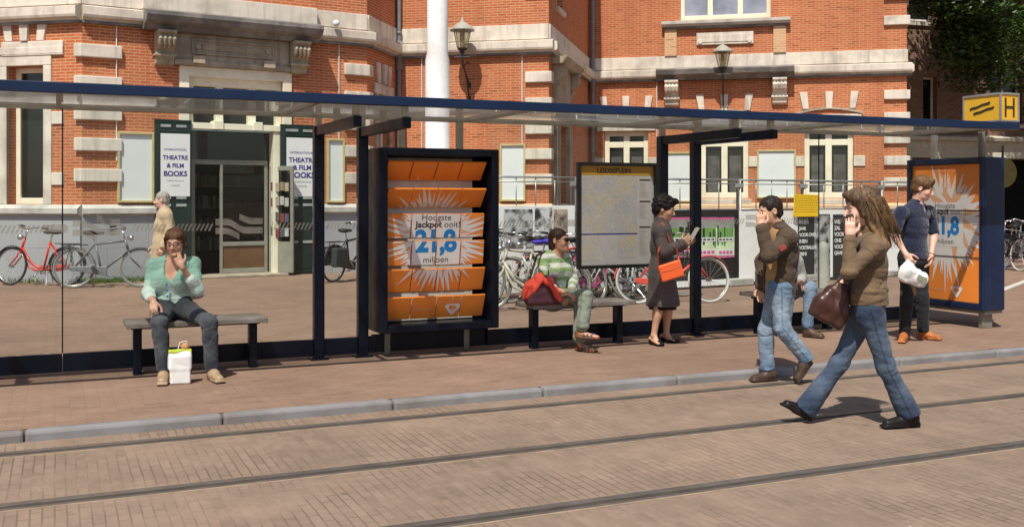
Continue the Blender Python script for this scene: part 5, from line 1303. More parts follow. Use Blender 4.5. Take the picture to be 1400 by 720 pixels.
def v3(x): return np.array(tuple(x), float)
def nrm(x): x = np.array(x, float); return x / np.linalg.norm(x)
def lerp(a, b, t): return a + (b - a) * t
class Figure:
    """joints in world space; J: pelvis chest neck head + sh/el/wr/hip/kn/an/toe with L and R (own left and right)"""
    def __init__(s, label, J, face, up=(0, 0, 1), fem=False, skin=(.50, .27, .18), right=None, hs=1.0, gaze=None):
        s.J = {k: v3(p) for k, p in J.items()}; s.fem = fem; s.skin = np.array(skin); s.lab = label; s.hs = hs
        s.f = nrm(face); u = np.array(up, float); s.u = nrm(u - s.f * (u @ s.f)); s.r = np.cross(s.f, s.u)
        s.HM = np.stack([s.r, s.f, s.u], 1)                    # columns: head right, forward, up
        s.right = nrm(s.J['shR'] - s.J['shL']); s.hipright = nrm(s.J['hipR'] - s.J['hipL'])
        p = s.J['pelvis']; s.loc = np.array([p[0], p[1], min(s.J['anL'][2], s.J['anR'][2]) - .08]); s.prims = []; s.mouth = None
        s.tint = []
    def H(s, x, y, z): return s.J['head'] + s.HM @ (np.array([x, y, z]) * s.hs)
    def head(s, nose=1.0):
        h, M, P = s.hs, s.HM, s.prims; E = lambda c, r, k=.015, op='add': P.append(elli(s.H(*c), np.array(r) * h, M, k, op))
        E((0, -.018, .035), (.074, .094, .082)); E((0, .028, -.03), (.060, .062, .082), .03); E((0, .045, -.085), (.040 if s.fem else .046, .040, .030), .025); E((0, .073, -.100), (.020, .016, .014), .02)
        for sg in (-1, 1):
            E((sg * .036, .062, -.035), (.024, .024, .024), .02); E((sg * .031, .097, .002), (.017, .014, .011), .014, 'sub'); E((sg * .031, .082, .001), (.0125, .0125, .0115), .004)
            E((sg * .034, .083, .020), (.022, .010, .007), .01); E((sg * .076, -.012, -.008), (.010, .021, .031), .006); E((sg * .082, -.008, -.006), (.005, .010, .018), .004, 'sub')
        P.append(cone(s.H(0, .088, .006), s.H(0, .112 * nose, -.034), .008 * h, .0125 * h, .012)); 
        for sg in (-1, 1): E((sg * .012, .098, -.040), (.009, .011, .008), .008)
        E((0, .091, -.064), (.023, .011, .0065), .006); E((0, .089, -.075), (.019, .011, .0065), .006); E((0, .101, -.0695), (.020, .006, .0018), .002, 'sub')
        n0, n1 = s.J['neck'], s.H(0, -.018, -.055); r = .046 if s.fem else .056
        P.append(cone(n0 - (n1 - n0) * .35, n1, r * 1.15, r, .035))
    def torso(s):
        J, P = s.J, s.prims; w = .93 if s.fem else 1.0
        P.append(ecap(J['pelvis'], J['chest'] * .5 + J['pelvis'] * .5, s.hipright, (.145, .09), (.115 * w, .08), .06))
        P.append(ecap(J['chest'] * .55 + J['pelvis'] * .45, lerp(J['chest'], J['neck'], .45), s.right, (.12 * w, .085), (.14 * w, .085), .06))
        P.append(cone(J['shL'], J['shR'], .048 * w, .048 * w, .05)); P.append(cone(J['neck'] - [0, 0, .02], lerp(J['shL'], J['shR'], .5), .055, .06, .05))
    def arm(s, S, hand=True, **hk):
        J, P = s.J, s.prims; k = .88 if s.fem else 1.0
        P.append(cone(J['sh' + S], J['el' + S], .046 * k, .037 * k, .03, bulge=.005)); P.append(cone(J['el' + S], J['wr' + S], .038 * k, .025 * k, .02, bulge=.006, bpos=.2))
        if hand: s.hand(S, **hk)
    def hand(s, S, dir=None, palm=(0, -1, 0), curl=.35, spread=.12, thumb=None, index=None, size=1.0):
        """dir: towards the knuckles, palm: the way the palm faces, curl: bend of each finger joint in radians"""
        J, P = s.J, s.prims; z = (.90 if s.fem else 1.0) * size; w0 = J['wr' + S]; d = nrm(dir if dir is not None else w0 - J['el' + S]); n = np.array(palm, float); n = nrm(n - d * (n @ d)); side = np.cross(d, n)
        if S == 'L': side = -side                              # towards the thumb
        if thumb is not None: side = side * thumb
        M = np.stack([side, d, n], 1); c = w0 + d * .048 * z
        P.append(rbox(c, np.array([.038, .046, .0135]) * z, M, .0125 * z, .012)); P.append(cone(w0 - d * .02, w0 + d * .02, .024 * z, .024 * z, .015))
        for i, (off, L, r) in enumerate(((.029, .078, .0088), (.0098, .086, .0090), (-.0098, .080, .0086), (-.029, .064, .0076))):
            cu = curl if index is None or i else index
            a = w0 + d * .088 * z + side * off * z; ang = 0.12; dd = nrm(d + side * off * spread * 12)
            P.append(cone(w0 + d * .055 * z + side * off * .85 * z, a, r * z, r * 1.06 * z, .004))
            for q, fr in enumerate((.46, .30, .24)):
                ang += cu * (.8, 1.15, .8)[q]; e = a + (dd * math.cos(ang) + n * math.sin(ang)) * L * fr * z
                P.append(cone(a, e, r * (1 - .10 * q) * z, r * (.9 - .10 * q) * z, .003)); a = e
        b = w0 + d * .022 * z + side * .030 * z; t1 = b + (d * .55 + side * .62 + n * .35) * .043 * z; t2 = t1 + nrm(d * .85 + side * .25 + n * (.35 + curl * .5)) * .033 * z; t3 = t2 + nrm(d * .9 + n * (.3 + curl * .7)) * .026 * z
        P.append(cone(b, t1, .0145 * z, .0115 * z, .010)); P.append(cone(t1, t2, .0108 * z, .0098 * z, .003)); P.append(cone(t2, t3, .0098 * z, .0080 * z, .003))
        s.J['hand' + S] = c; s.J['tip' + S] = w0 + d * .13 * z
    def leg(s, S, bare=False):
        J, P = s.J, s.prims; k = .96 if s.fem else 1.0
        q = 1 if bare else .76; P.append(cone(J['hip' + S], J['kn' + S], .074 * k * q, .048 * k * q, .05)); P.append(cone(J['kn' + S], J['an' + S], .047 * k * q, .031 * k * (q * .5 + .5), .03, bulge=.011 * q, bpos=.25))
        if bare: P.append(cone(J['an' + S], lerp(J['an' + S], J['toe' + S], .35) - [0, 0, .012], .028, .020, .02))
    def body(s, cat="person"):
        def color(V):
            C = np.tile(s.skin, (len(V), 1)); L = (V - s.J['head']) @ s.HM / s.hs
            C *= (1 + .05 * fold_noise(V, 30, 3))[:, None]
            hd = np.linalg.norm(L, axis=1) < .16
            def spot(c, r, col, a=1.0, soft=.35):
                q = np.sqrt((((L - np.array(c)) / np.array(r)) ** 2).sum(1)); m = np.clip((1 - q) / soft, 0, 1) * a * hd
                C[:] = C * (1 - m[:, None]) + np.array(col) * m[:, None]
            for sg in (-1, 1):
                spot((sg * .042, .075, -.036), (.026, .03, .022), s.skin * [1.18, .78, .72], .5, .9); spot((sg * .031, .092, .001), (.0135, .014, .0058), (.55, .52, .48)); spot((sg * .031, .095, .001), (.0055, .014, .0062), (.03, .02, .015)); spot((sg * .033, .088, .0225), (.021, .016, .0045), s.browc, .85); spot((sg * .031, .092, .0075), (.0155, .014, .0025), s.skin * .25, .8)
            spot((0, .10, -.0685), (.024, .02, .0105), s.skin * ([1.1, .50, .50] if s.fem else [.92, .58, .55]), .8); spot((0, .1, -.0695), (.021, .02, .0016), s.skin * .3, .8)
            if s.stubble: spot((0, .06, -.075), (.062, .07, .045), s.skin * .55, .55, .8)
            for fn in s.tint: fn(V, L, C)
            return C
        o = field_obj("person", s.prims, .0062, M_skin, None, s.loc, color=color); s.root = o; tag(o, s.lab, cat); return o
    browc = np.array((.05, .03, .02)); stubble = False
    def part(s, name, prims, m, col, h=.008, amp=.004, sc=26, stretch=(1, 1, .55), seed=1, color=None, disp=None, relax=1):
        colr = np.array(col, float)
        cf = color or (lambda V: np.tile(colr, (len(V), 1)))
        dp = disp or ((lambda P: amp * creases(P, sc, seed, stretch)) if amp else None)
        return field_obj(name, prims, h, m, s.root, s.loc, dp, cf, relax)
    # ---- garments
    def sleeve(s, S, e=.014, upto=1.0, cuff=0.0, k=.03):
        J = s.J; q = .9 if s.fem else 1.0; P = [cone(J['sh' + S], J['el' + S], (.052 + e) * q, (.041 + e) * q, k)]
        if upto < 1: P = [cone(J['sh' + S], lerp(J['sh' + S], J['el' + S], upto), (.052 + e) * q, (.046 + e) * q, k)]
        elif upto > 1: P.append(cone(J['el' + S], lerp(J['el' + S], J['wr' + S], upto - 1), (.041 + e) * q, (.030 + e + cuff) * q, k))
        return P
    def trunk(s, e=.016, hem=None, hip=1.0, waist=1.0, chest=1.0, low=None):
        J = s.J; w = .95 if s.fem else 1.06; low = J['pelvis'] - nrm(J['chest'] - J['pelvis']) * .05 if low is None else np.array(low)
        mid = lerp(J['pelvis'], J['chest'], .5)
        P = [ecap(low, lerp(J['pelvis'], mid, .3), s.hipright, ((.148 + e) * hip, (.108 + e) * hip), ((.142 + e) * hip, (.104 + e) * hip), .06),
             ecap(mid, lerp(mid, J['chest'], .4), s.right, ((.118 + e) * w * waist, (.092 + e) * waist), ((.128 + e) * w * waist, (.096 + e) * waist), .07),
             ecap(J['chest'], lerp(J['chest'], J['neck'], .5), s.right, ((.142 + e) * w * chest, (.102 + e) * chest), ((.142 + e) * w, .085 + e), .07),
             cone(J['shL'], J['shR'], .052 + e, .052 + e, .05), cone(lerp(J['shL'], J['shR'], .5), J['neck'] - [0, 0, .01], .06 + e, .058 + e * .6, .05)]
        return P
    def bust(s, fwd, e=.0, size=1.0):
        J = s.J; return [elli(lerp(J['pelvis'], J['chest'], .93) + np.array(fwd) * .085 + s.right * sg * .075, np.array((.068, .062, .064)) * size + e, None, .05) for sg in (-1, 1)]
    def trouser(s, S, e=.014, flare=0.0, upto=.98, top=.092, knee=.058, hemr=.052):
        J = s.J; k = .97 if s.fem else 1.0; a = lerp(J['kn' + S], J['an' + S], upto)
        return [cone(J['hip' + S], J['kn' + S], top * k + e * .3, knee * k + e * .3, .05), cone(J['kn' + S], a, knee * k + e * .3, hemr + flare, .04, bulge=.008 - flare * .5, bpos=.25)]
    def seat(s, e=.0, drop=.03):
        J = s.J; return [ecap(J['pelvis'] - [0, 0, drop], J['pelvis'] + nrm(J['chest'] - J['pelvis']) * .09, s.hipright, (.155 + e, .108 + e), (.138 + e, .10 + e), .06)]
    def shoe(s, S, w=.040, L=None, hgt=.045, heel=0.0, toe_round=1.0):
        J = s.J; a, t = J['an' + S], J['toe' + S]; d = nrm(t - a); dn = np.array([0, 0, -1.0])
        fl = t - a; fl = nrm(fl); upv = np.array([0, 0, 1.0]); sd = nrm(np.cross(fl, upv)); nu = np.cross(sd, fl)
        # sole line runs from the heel to the toe
        sole_t = t; hl = s.heel[S] if S in getattr(s, 'heel', {}) else a - nu * .065 - fl * .05
        ax = nrm(sole_t - hl); nn = np.cross(nrm(np.cross(ax, upv)), ax); Ln = np.linalg.norm(sole_t - hl)
        b = lambda t_, up: hl + ax * Ln * t_ + nn * up
        up = [ecap(b(.14, .044), b(.40, .046), sd, (w * .84, .044), (w * .92, .044), .025), ecap(b(.42, .038), b(.86, .026), sd, (w * 1.04, .038), (w * .90, .025), .03), cone(b(.20, .055), a + nn * .015, w * .95, w * .95, .03)]
        sole = [rbox(b(.30, .008), (w * .86, Ln * .28, .011 + heel), np.stack([sd, ax, nn], 1), .010, .012), rbox(b(.74, .006), (w * 1.0, Ln * .27, .010), np.stack([sd, ax, nn], 1), .009, .012)]
        return up, sole
def shoes(F, col, sole_col=(.03, .025, .02), w=.041, name="shoe", m=None, heel=0.0):
    for S in 'LR':
        up, so = F.shoe(S, w, heel=heel); o = F.part(name, up + so, m or M_leather, col, .0055, .0012, 60, (1, 1, 1), 4)
def hair_short(F, col, vol=.010, fringe=.055, side=.02, back=-.07, seed=2, amp=.005, name="hair", top=.0, tuft=True):
    h, M = F.hs, F.HM; E = lambda c, r, k=.015, op='add': elli(F.H(*c), np.array(r) * h, M, k, op)
    P = [E((0, -.020, .038 + top), (.076 + vol, .096 + vol, .083 + vol + top)), E((0, -.045, -.02), (.068 + vol * .7, .064 + vol, .07)),
         E((0, .135, -.045), (.10, .080, .115), .012, 'sub'), E((0, .05, -.12), (.12, .10, .085), .01, 'sub')]
    for sg in (-1, 1): P += [E((sg * .085, .055, -.03), (.03, .045, .05), .01, 'sub'), E((sg * .085, -.008, -.012), (.022, .026, .036), .006, 'sub')]
    if tuft: P.append(E((0, .058, .096), (.050, .030, .020 + vol * .6), .035))
    return F.part(name, P, M_hair, col, .006, None, disp=lambda Q: amp * fold_noise((Q - F.J['head']) @ M, 95, seed, (1, .7, .35)))
def JJ(**k): return {a: W(*b) for a, b in k.items()}
def G(px, Z, z=0.0): p = W(px, 300, Z); p.z = z; return v3(p)
def denim_col(F, base, hi, seed=3):
    base, hi = np.array(base), np.array(hi)
    def col(V):
        m = np.zeros(len(V))
        for S in 'LR':                       # worn thighs, knees and seat are paler: wear of the cloth itself
            for a, b, t, w in (('hip', 'kn', .55, .10), ('kn', 'an', .0, .07), ('kn', 'an', .5, .07)):
                p = lerp(F.J[a + S], F.J[b + S], t); m = np.maximum(m, np.clip(1 - np.linalg.norm(V - p, axis=1) / (w * 2), 0, 1))
        n = np.clip(.5 + .5 * fold_noise(V, 45, seed, (1, 1, .5)), 0, 1); m = np.clip(m * (.5 + n), 0, 1)
        C = base + (hi - base) * m[:, None]
        for S in 'LR':                       # side seams and hems
            h_, k_, a_ = F.J['hip' + S], F.J['kn' + S], F.J['an' + S]; sg = 1 if S == 'R' else -1
            for p, q_ in ((h_, k_), (k_, a_)):
                ax = nrm(q_ - p); t = (V - p) @ ax; L_ = np.linalg.norm(q_ - p); w = F.hipright - ax * (F.hipright @ ax); w = nrm(w); fw = np.cross(ax, w); r_ = V - p - t[:, None] * ax
                mm = (t > -.02) & (t < L_) & (np.abs(r_ @ fw) < .006) & (r_ @ w * sg > .03) & (np.linalg.norm(r_, axis=1) < .14); C[mm] *= .62
        return C
    return col
def trousers(F, base, hi, m=None, flare=0.0, upto=.98, hemr=.052, amp=.006, seed=5, e=.012, top=.092, knee=.058, name="trousers", cut=False):
    P = F.seat(e) + F.trouser('L', e, flare, upto, top, knee, hemr) + F.trouser('R', e, flare, upto, top, knee, hemr)
    if cut:
        for S in 'LR': P.append(cutplane(lerp(F.J['kn' + S], F.J['an' + S], cut), F.J['an' + S] - F.J['kn' + S]))
    def disp(Q):
        w = np.zeros(len(Q))
        for S in 'LR':
            for p, r_ in ((F.J['kn' + S], .16), (F.J['an' + S], .14), (F.J['hip' + S], .14)): w = np.maximum(w, np.exp(-(np.linalg.norm(Q - p, axis=1) / r_) ** 2))
        return amp * (.45 + 1.1 * w) * creases(Q, 40, seed, (.7, .7, 1.25))
    return F.part(name, P, m or M_denim, base, .0075, color=denim_col(F, base, hi, seed), disp=disp)
def glasses(F, dark=True, name="glasses"):
    q = MB(); h = F.HM
    for sg in (-1, 1):
        if dark:
            pts = [F.H(sg * (.033 + .027 * math.cos(a)), .107 - .012 * abs(math.cos(a)) * (1 if math.cos(a) > 0 else .2), .001 + .019 * math.sin(a)) for a in [2 * math.pi * i / 12 for i in range(12)]]
            q.poly(pts); q.poly([p - F.f * .003 for p in pts][::-1])
        q.tube([F.H(sg * (.032 + .025 * math.cos(a)), .108 - .012 * max(0, math.cos(a)), .001 + .018 * math.sin(a)) for a in [2 * math.pi * i / 14 for i in range(14)]], .0026, 5, closed=True)
        q.tube([F.H(sg * .058, .098, .006), F.H(sg * .076, .05, .008), F.H(sg * .079, -.01, .006)], .0025, 5)
    q.tube([F.H(-.008, .110, .006), F.H(.008, .110, .006)], .0025, 5)
    return q.build(name, mat("dark_spectacle_frame", (.012, .010, .009), .2), F.root)
def gcol(F, base, zlow=None, hem=.03, cuffs=True, k=.62, seed=5):
    base = np.array(base)
    def col(V):
        C = np.tile(base, (len(V), 1)); C *= (1 + .10 * fold_noise(V, 16, seed))[:, None]
        for S in 'LR':
            d = np.linalg.norm(V - F.J['sh' + S], axis=1); C[np.abs(d - .098) < .006] *= k                       # armhole seams
            if cuffs:
                a = F.J['wr' + S] - F.J['el' + S]; L_ = np.linalg.norm(a); t = (V - F.J['el' + S]) @ (a / L_); r_ = np.linalg.norm(V - F.J['el' + S] - t[:, None] * (a / L_), axis=1)
                C[(np.abs(t - L_ * .80) < .006) & (r_ < .08)] *= k
        if zlow is not None: C[np.abs(V[:, 2] - zlow - hem) < .005] *= k                                          # hem stitching
        return C
    return col
def wisps(F, n, pts_fn, col, r=.0022, seed=3, name="loose_strands"):
    rs = np.random.RandomState(seed); q = MB()
    for i in range(n):
        P = pts_fn(rs); q.tube(P, [r, r, r * .9, r * .3][:len(P)] if len(P) == 4 else r, 4)
    o = q.build(name, M_hair, F.root, smooth=True); me = o.data; at = me.color_attributes.new("Col", 'FLOAT_COLOR', 'POINT'); C = np.ones((len(me.vertices), 4), np.float32); C[:, :3] = np.array(col); at.data.foreach_set("color", C.ravel()); return o
def collar(F, col, r=.068, name="collar", hgt=.035):
    n = F.J['neck']; a = n - np.array([0, 0, .03]); b = n + (F.H(0, -.02, -.06) - n) * .25 + np.array([0, 0, hgt * .4])
    P = [cone(a, b, r + .012, r, .02), cone(a - [0, 0, .02], b + (b - a) * 2, r - .012, r - .012, .006, 'sub'), elli(n + F.f * .09 + np.array([0, 0, .01]), (.04, .05, .06), None, .01, 'sub')]
    return F.part(name, P, M_cloth, col, .0065, .002, 40)

# --- 1 woman in the mint cardigan, eating on the first bench
J = JJ(pelvis=(238, 420, 8.95), chest=(236, 380, 8.93), neck=(239, 355, 8.92), head=(240, 331, 8.83), shR=(211, 363, 8.93), elR=(202, 402, 8.84), wrR=(210, 413, 8.56),
       shL=(264, 361, 8.94), elL=(270, 397, 8.80), wrL=(248, 363, 8.65), hipR=(226, 421, 8.90), knR=(218, 441, 8.43), anR=(224, 508, 8.42), hipL=(251, 421, 8.90), knL=(286, 440, 8.50), anL=(290, 508, 8.50), toeR=(222, 527, 8.2), toeL=(300, 520, 8.3))
F = Figure("woman in mint cardigan and jeans sitting on the left bench, eating", J, (.04, -1, -.14), fem=True, skin=(.62, .36, .25)); F.browc = np.array((.07, .035, .02))
F.J['toeR'] = G(221.5, 8.20, .012); F.J['toeL'] = G(302, 8.31, .012); F.heel = {'R': G(224.5, 8.47, .006), 'L': G(287, 8.55, .006)}
F.head(); F.torso(); F.arm('R', dir=(.22, -.62, -.62), palm=(0, .55, -.8), curl=.12, spread=.25); F.arm('L', dir=(-.45, .12, .86), palm=(-.25, .95, .1), curl=.5)
F.leg('R'); F.leg('L'); P_chest = lerp(F.J['chest'], F.J['neck'], .45); F.prims += F.bust((0, -1, 0), 0, .86); F.body()
hc = np.array((.12, .06, .03))
P = [elli(F.H(0, -.020, .041), (.081, .099, .087), F.HM), elli(F.H(0, -.06, -.03), (.070, .06, .075), F.HM, .02), elli(F.H(0, .135, -.045), (.095, .085, .105), F.HM, .012, 'sub'), elli(F.H(0, .06, -.12), (.12, .09, .085), F.HM, .01, 'sub'),
     elli(F.H(-.052, .050, .068), (.030, .030, .036), F.HM, .02), elli(F.H(.050, .046, .066), (.028, .030, .034), F.HM, .02)]
for sg in (-1, 1): P += [cone(F.H(sg * .082, .03, .04), F.H(sg * .080, .012, -.06), .014, .008, .015)]
F.part("hair", P, M_hair, hc, .006, disp=lambda Q: .005 * fold_noise((Q - F.J['head']) @ F.HM, 90, 4, (1, .8, .3)))
glasses(F, False)
def fl(rs):
    a = rs.uniform(-1.5, 1.5); x = math.sin(a) * .088; y = -.03 + math.cos(a) * .09 * (.6 if abs(a) < .8 else 1)
    return [F.H(x * .5, y * .3 - .01, .118), F.H(x * .85, y * .8, .10), F.H(x * 1.03, y * .9, .05), F.H(x * (1.06 + rs.uniform(0, .12)), y * .8 + rs.normal() * .01, -.03 + rs.normal() * .03)]
wisps(F, 46, fl, hc)
P = F.trunk(.016, waist=1.08, low=lerp(F.J['pelvis'], F.J['chest'], .08) ) + F.bust((.03, -1, 0), .018) + F.sleeve('R', .014, 1.45, .012) + F.sleeve('L', .014, 1.45, .012)
P += [elli(F.J['neck'] + np.array([0, -.105, -.06]), (.062, .11, .105), None, .012, 'sub'), cone(F.J['neck'] + np.array([0, -.12, -.05]), F.J['neck'] + np.array([.005, -.17, -.20]), .045, .008, .012, 'sub'), cone(F.J['neck'] - [0, 0, .0], F.J['neck'] + [0, -.02, .12], .072, .085, .012, 'sub')]
def mintcol(V):
    z = np.clip((V[:, 2] - (F.J['chest'][2] - .06)) / .06, 0, 1); lo = np.array((.62, .82, .72)); hi = np.array((.29, .52, .43)); C = lo + (hi - lo) * z[:, None]
    for S in 'RL':
        d = np.linalg.norm(V - lerp(F.J['el' + S], F.J['wr' + S], .45), axis=1); C = np.where((d < .075)[:, None], np.array((.70, .86, .78)), C)
    return C
F.part("cardigan", P, M_knit, (.5, .7, .6), .0075, color=mintcol, disp=lambda Q: .005 * creases(Q, 38, 9, (.7, .7, 1.2)))
for i in range(3):
    q = MB(); q.disc(F.J['chest'] + np.array([.005, -.172 + .012 * i, -.045 - .05 * i]), (0, 1, 0), .009, .012, 10); q.build("button", mat("blue_button", (.05, .16, .45), .4), F.root)
trousers(F, (.043, .050, .062), (.095, .105, .122), seed=6, hemr=.058, upto=.93)
shoes(F, (.42, .30, .19), w=.043)
p1 = F
sn = elli(F.J['tipL'] + [-.008, -.012, -.012], (.026, .018, .017), None); o = field_obj("bread_roll", [sn], .006, mat("bread_crust", (.52, .32, .17), .8, var=.25), None, F.J['tipL'], lambda Q: .003 * fold_noise(Q, 60, 1)); tag(o, "piece of bread held at the eating woman's mouth", "bread")

# --- 2 old man in the beige coat, walking left behind the glass
J = JJ(pelvis=(222, 336, 15.0), chest=(225, 304, 15.0), neck=(225, 289, 15.0), head=(221, 273, 15.0), shL=(228, 295, 14.85), elL=(232, 318, 14.8), wrL=(223, 337, 14.76), shR=(223, 295, 15.16), elR=(221, 318, 15.2), wrR=(213, 336, 15.17),
       hipL=(222, 338, 14.91), hipR=(222, 338, 15.09), knL=(215, 373, 14.92), knR=(227, 373, 15.08), anL=(212, 404, 14.93), anR=(236, 403, 15.07), toeL=(200, 410, 14.9), toeR=(226, 411, 15.05))
F = Figure("old man with grey hair and beige raincoat walking left past the bookshop", J, (-1, -.12, -.12), skin=(.66, .40, .31)); F.browc = np.array((.3, .28, .26))
F.J['toeL'] = G(200, 14.9, .012); F.heel = {'L': G(214, 14.95, .006), 'R': G(238.5, 15.08, .03)}; F.J['toeR'] = G(225, 15.05, .012)
F.head(); F.torso(); F.arm('L', palm=(0, 1, 0)); F.arm('R', palm=(0, -1, 0)); F.leg('L'); F.leg('R'); F.body()
hair_short(F, (.36, .34, .32), .004, amp=.003, tuft=False)
P = F.trunk(.028, waist=1.12, low=F.J['pelvis'] - [0, 0, .02]) + [ecap(F.J['pelvis'] + [0, 0, .02], F.J['pelvis'] - [0, 0, .36], F.hipright, (.175, .135), (.20, .19), .06)] + F.sleeve('L', .022, 1.95, .01) + F.sleeve('R', .022, 1.95, .01)
P += [cone(F.J['neck'], F.J['neck'] + [0, 0, .12], .062, .062, .01, 'sub')]
F.part("raincoat", P, M_cloth, (.56, .42, .27), .010, disp=lambda Q: .007 * creases(Q, 24, 3, (1, 1, .4)))
collar(F, (.54, .40, .26), .072)
trousers(F, (.10, .09, .08), (.13, .12, .10), M_cloth); shoes(F, (.05, .03, .02))

# --- 3 woman in green stripes with sunglasses on the middle bench
J = JJ(pelvis=(757, 403, 10.40), chest=(757, 366, 10.37), neck=(758, 347, 10.36), head=(765, 328, 10.32), shR=(743, 355, 10.26), elR=(742, 388, 10.14), wrR=(771, 399, 10.05), shL=(773, 354, 10.48), elL=(784, 384, 10.40), wrL=(780, 402, 10.16),
       hipR=(750, 405, 10.33), hipL=(765, 405, 10.46), knR=(801, 404, 10.04), anR=(796, 450, 9.98), knL=(794, 410, 10.18), anL=(792, 468, 10.10), toeR=(818, 462, 9.9), toeL=(812, 480, 10.0))
F = Figure("woman in green striped sweater and sunglasses sitting on the middle bench", J, (.84, -.54, .03), fem=True, skin=(.54, .30, .20)); F.browc = np.array((.03, .018, .012))
F.J['toeR'] = v3(W(819, 463, 9.90)); F.J['toeL'] = G(814, 9.98, .012); F.heel = {'R': v3(W(787, 461, 10.02)), 'L': G(789, 10.16, .008)}
F.head(); F.torso(); F.arm('R', dir=(.85, -.3, -.3), palm=(-.1, .3, -.9), curl=.5); F.arm('L', dir=(-.5, -.5, -.5), palm=(0, .3, -.9), curl=.5); F.leg('R'); F.leg('L'); F.prims += F.bust((.75, -.65, 0), 0, .8); F.body()
hc = (.035, .018, .012)
P = [elli(F.H(0, -.022, .038), (.081, .099, .086), F.HM), elli(F.H(0, -.065, -.045), (.070, .055, .085), F.HM, .03), elli(F.H(0, -.075, -.12), (.055, .04, .05), F.HM, .03), elli(F.H(0, .13, -.05), (.10, .085, .110), F.HM, .012, 'sub'), elli(F.H(0, .065, -.12), (.12, .09, .085), F.HM, .01, 'sub')]
F.part("hair", P, M_hair, hc, .006, disp=lambda Q: .003 * fold_noise((Q - F.J['head']) @ F.HM, 80, 5, (1, .8, .3)))
glasses(F, True, "sunglasses")
P = F.trunk(.014, waist=1.03, low=lerp(F.J['pelvis'], F.J['chest'], .02)) + F.bust((.75, -.65, 0), .014, .9) + F.sleeve('R', .013, 1.55) + F.sleeve('L', .013, 1.55)
P += [cone(F.J['neck'] + F.f * .03, F.J['neck'] + F.f * .06 + [0, 0, .10], .070, .09, .012, 'sub'), cone(F.J['neck'] + F.f * .11, F.J['neck'] + np.array([.75, -.65, 0]) * .14 - [0, 0, .12], .04, .008, .01, 'sub')]
def stripes(V):
    w, g_ = np.array((.74, .77, .68)), np.array((.33, .49, .21)); t = V[:, 2].copy()
    for S in 'RL':
        a, e_, w_ = F.J['sh' + S], F.J['el' + S], F.J['wr' + S]
        d1 = np.linalg.norm(np.cross(V - a, nrm(e_ - a)), axis=1); s1 = (V - a) @ nrm(e_ - a); d2 = np.linalg.norm(np.cross(V - e_, nrm(w_ - e_)), axis=1); s2 = (V - e_) @ nrm(w_ - e_)
        m = (d1 < .072) & (s1 > .06); t = np.where(m, -s1 + .03, t); m2 = (d2 < .065) & (s2 > .02); t = np.where(m2, -s2 - .21, t)
    k = np.sin((t) * 2 * math.pi / .092 + .8); m = np.clip(k * 6 + .5, 0, 1)[:, None]; return g_ + (w - g_) * m
F.part("striped_sweater", P, M_knit, (.5, .7, .4), .007, color=stripes, disp=lambda Q: .0045 * creases(Q, 38, 12, (.7, .7, 1.2)))
trousers(F, (.21, .245, .195), (.25, .285, .23), M_cloth, seed=8, hemr=.068, upto=.88, flare=.0)
for S in 'LR':
    up, so = F.shoe(S, .038); ax = nrm(F.J['toe' + S] - F.heel[S]); Ln = np.linalg.norm(F.J['toe' + S] - F.heel[S]); sd = nrm(np.cross(ax, [0, 0, 1.0])); nn = np.cross(sd, ax); b = lambda t, u: F.heel[S] + ax * Ln * t + nn * u
    F.part("sandal", so + [cone(b(.12, .03), b(.12, .05), .036, .034, .02)], M_leather, (.24, .09, .04), .0055, 0)
    q = MB()
    for t in (.38, .55, .72):
        q.tube([b(t, .004) - sd * .042, b(t + .02, .038) - sd * .034, b(t + .03, .056 - t * .02), b(t + .02, .038) + sd * .034, b(t, .004) + sd * .042], .0085, 6)
    q.build("sandal_strap", mat("sandal_grey_leather", (.10, .10, .12), .5), F.root)
P = [ecap(lerp(F.heel[S], F.J['toe' + S], .15) + [0, 0, .045], lerp(F.heel[S], F.J['toe' + S], .9) + [0, 0, .02], (-.42, -.9, 0), (.03, .03), (.036, .014), .02) for S in 'LR']
F.part("bare_foot", P, M_skin, (.54, .30, .20), .006, 0)
# her bag with the red jacket over it
bc = v3(W(741, 404, 10.12)); bc[2] = .456 + .145
Mb = np.stack([np.array([.914, .407, 0]), np.array([-.407, .914, 0]), np.array([0, 0, 1.0])], 1)
P = [rbox(bc - [0, 0, .045], (.175, .075, .10), Mb, .04, .05), rbox(bc + [.02, 0, .06], (.12, .05, .09), Mb, .035, .06)]
o = field_obj("shoulder_bag", P, .009, mat("plum_leather", (.095, .035, .05), .5, var=.2), None, bc, lambda Q: .006 * fold_noise(Q, 24, 2)); tag(o, "plum shoulder bag standing on the middle bench beside the seated woman", "bag")
q = MB(); q.tube([bc + np.array([-.12, -.05, .12]), bc + np.array([-.05, .02, .34]), F.J['shR'] + [-.01, -.02, .07], F.J['shR'] + [.03, .06, .06], bc + np.array([.06, .05, .16])], .012, 6); q.build("strap", mat("dark_brown_leather", (.035, .022, .02), .5), o)
rc = bc + np.array([-.03, -.07, .07])
P = [ecap(rc + [-.11, 0, -.07], rc + [.0, -.01, .05], (.3, .3, .9), (.070, .030), (.058, .030), .04), ecap(rc + [.0, 0, .05], rc + [.09, -.02, .02], (.2, .3, .9), (.045, .032), (.040, .032), .04), cone(rc + [.10, 0, .01], rc + [.19, -.03, -.14], .038, .032, .05), cone(rc + [-.11, -.03, -.02], rc + [-.14, -.02, -.13], .042, .026, .04)]
o = field_obj("red_jacket", P, .008, mat("red_cloth", (.66, .075, .045), .8, var=.12, bump=.2), None, rc, lambda Q: .020 * creases(Q, 38, 7, (1, 1, .6))); tag(o, "crumpled red jacket laid over the plum bag on the bench", "jacket")

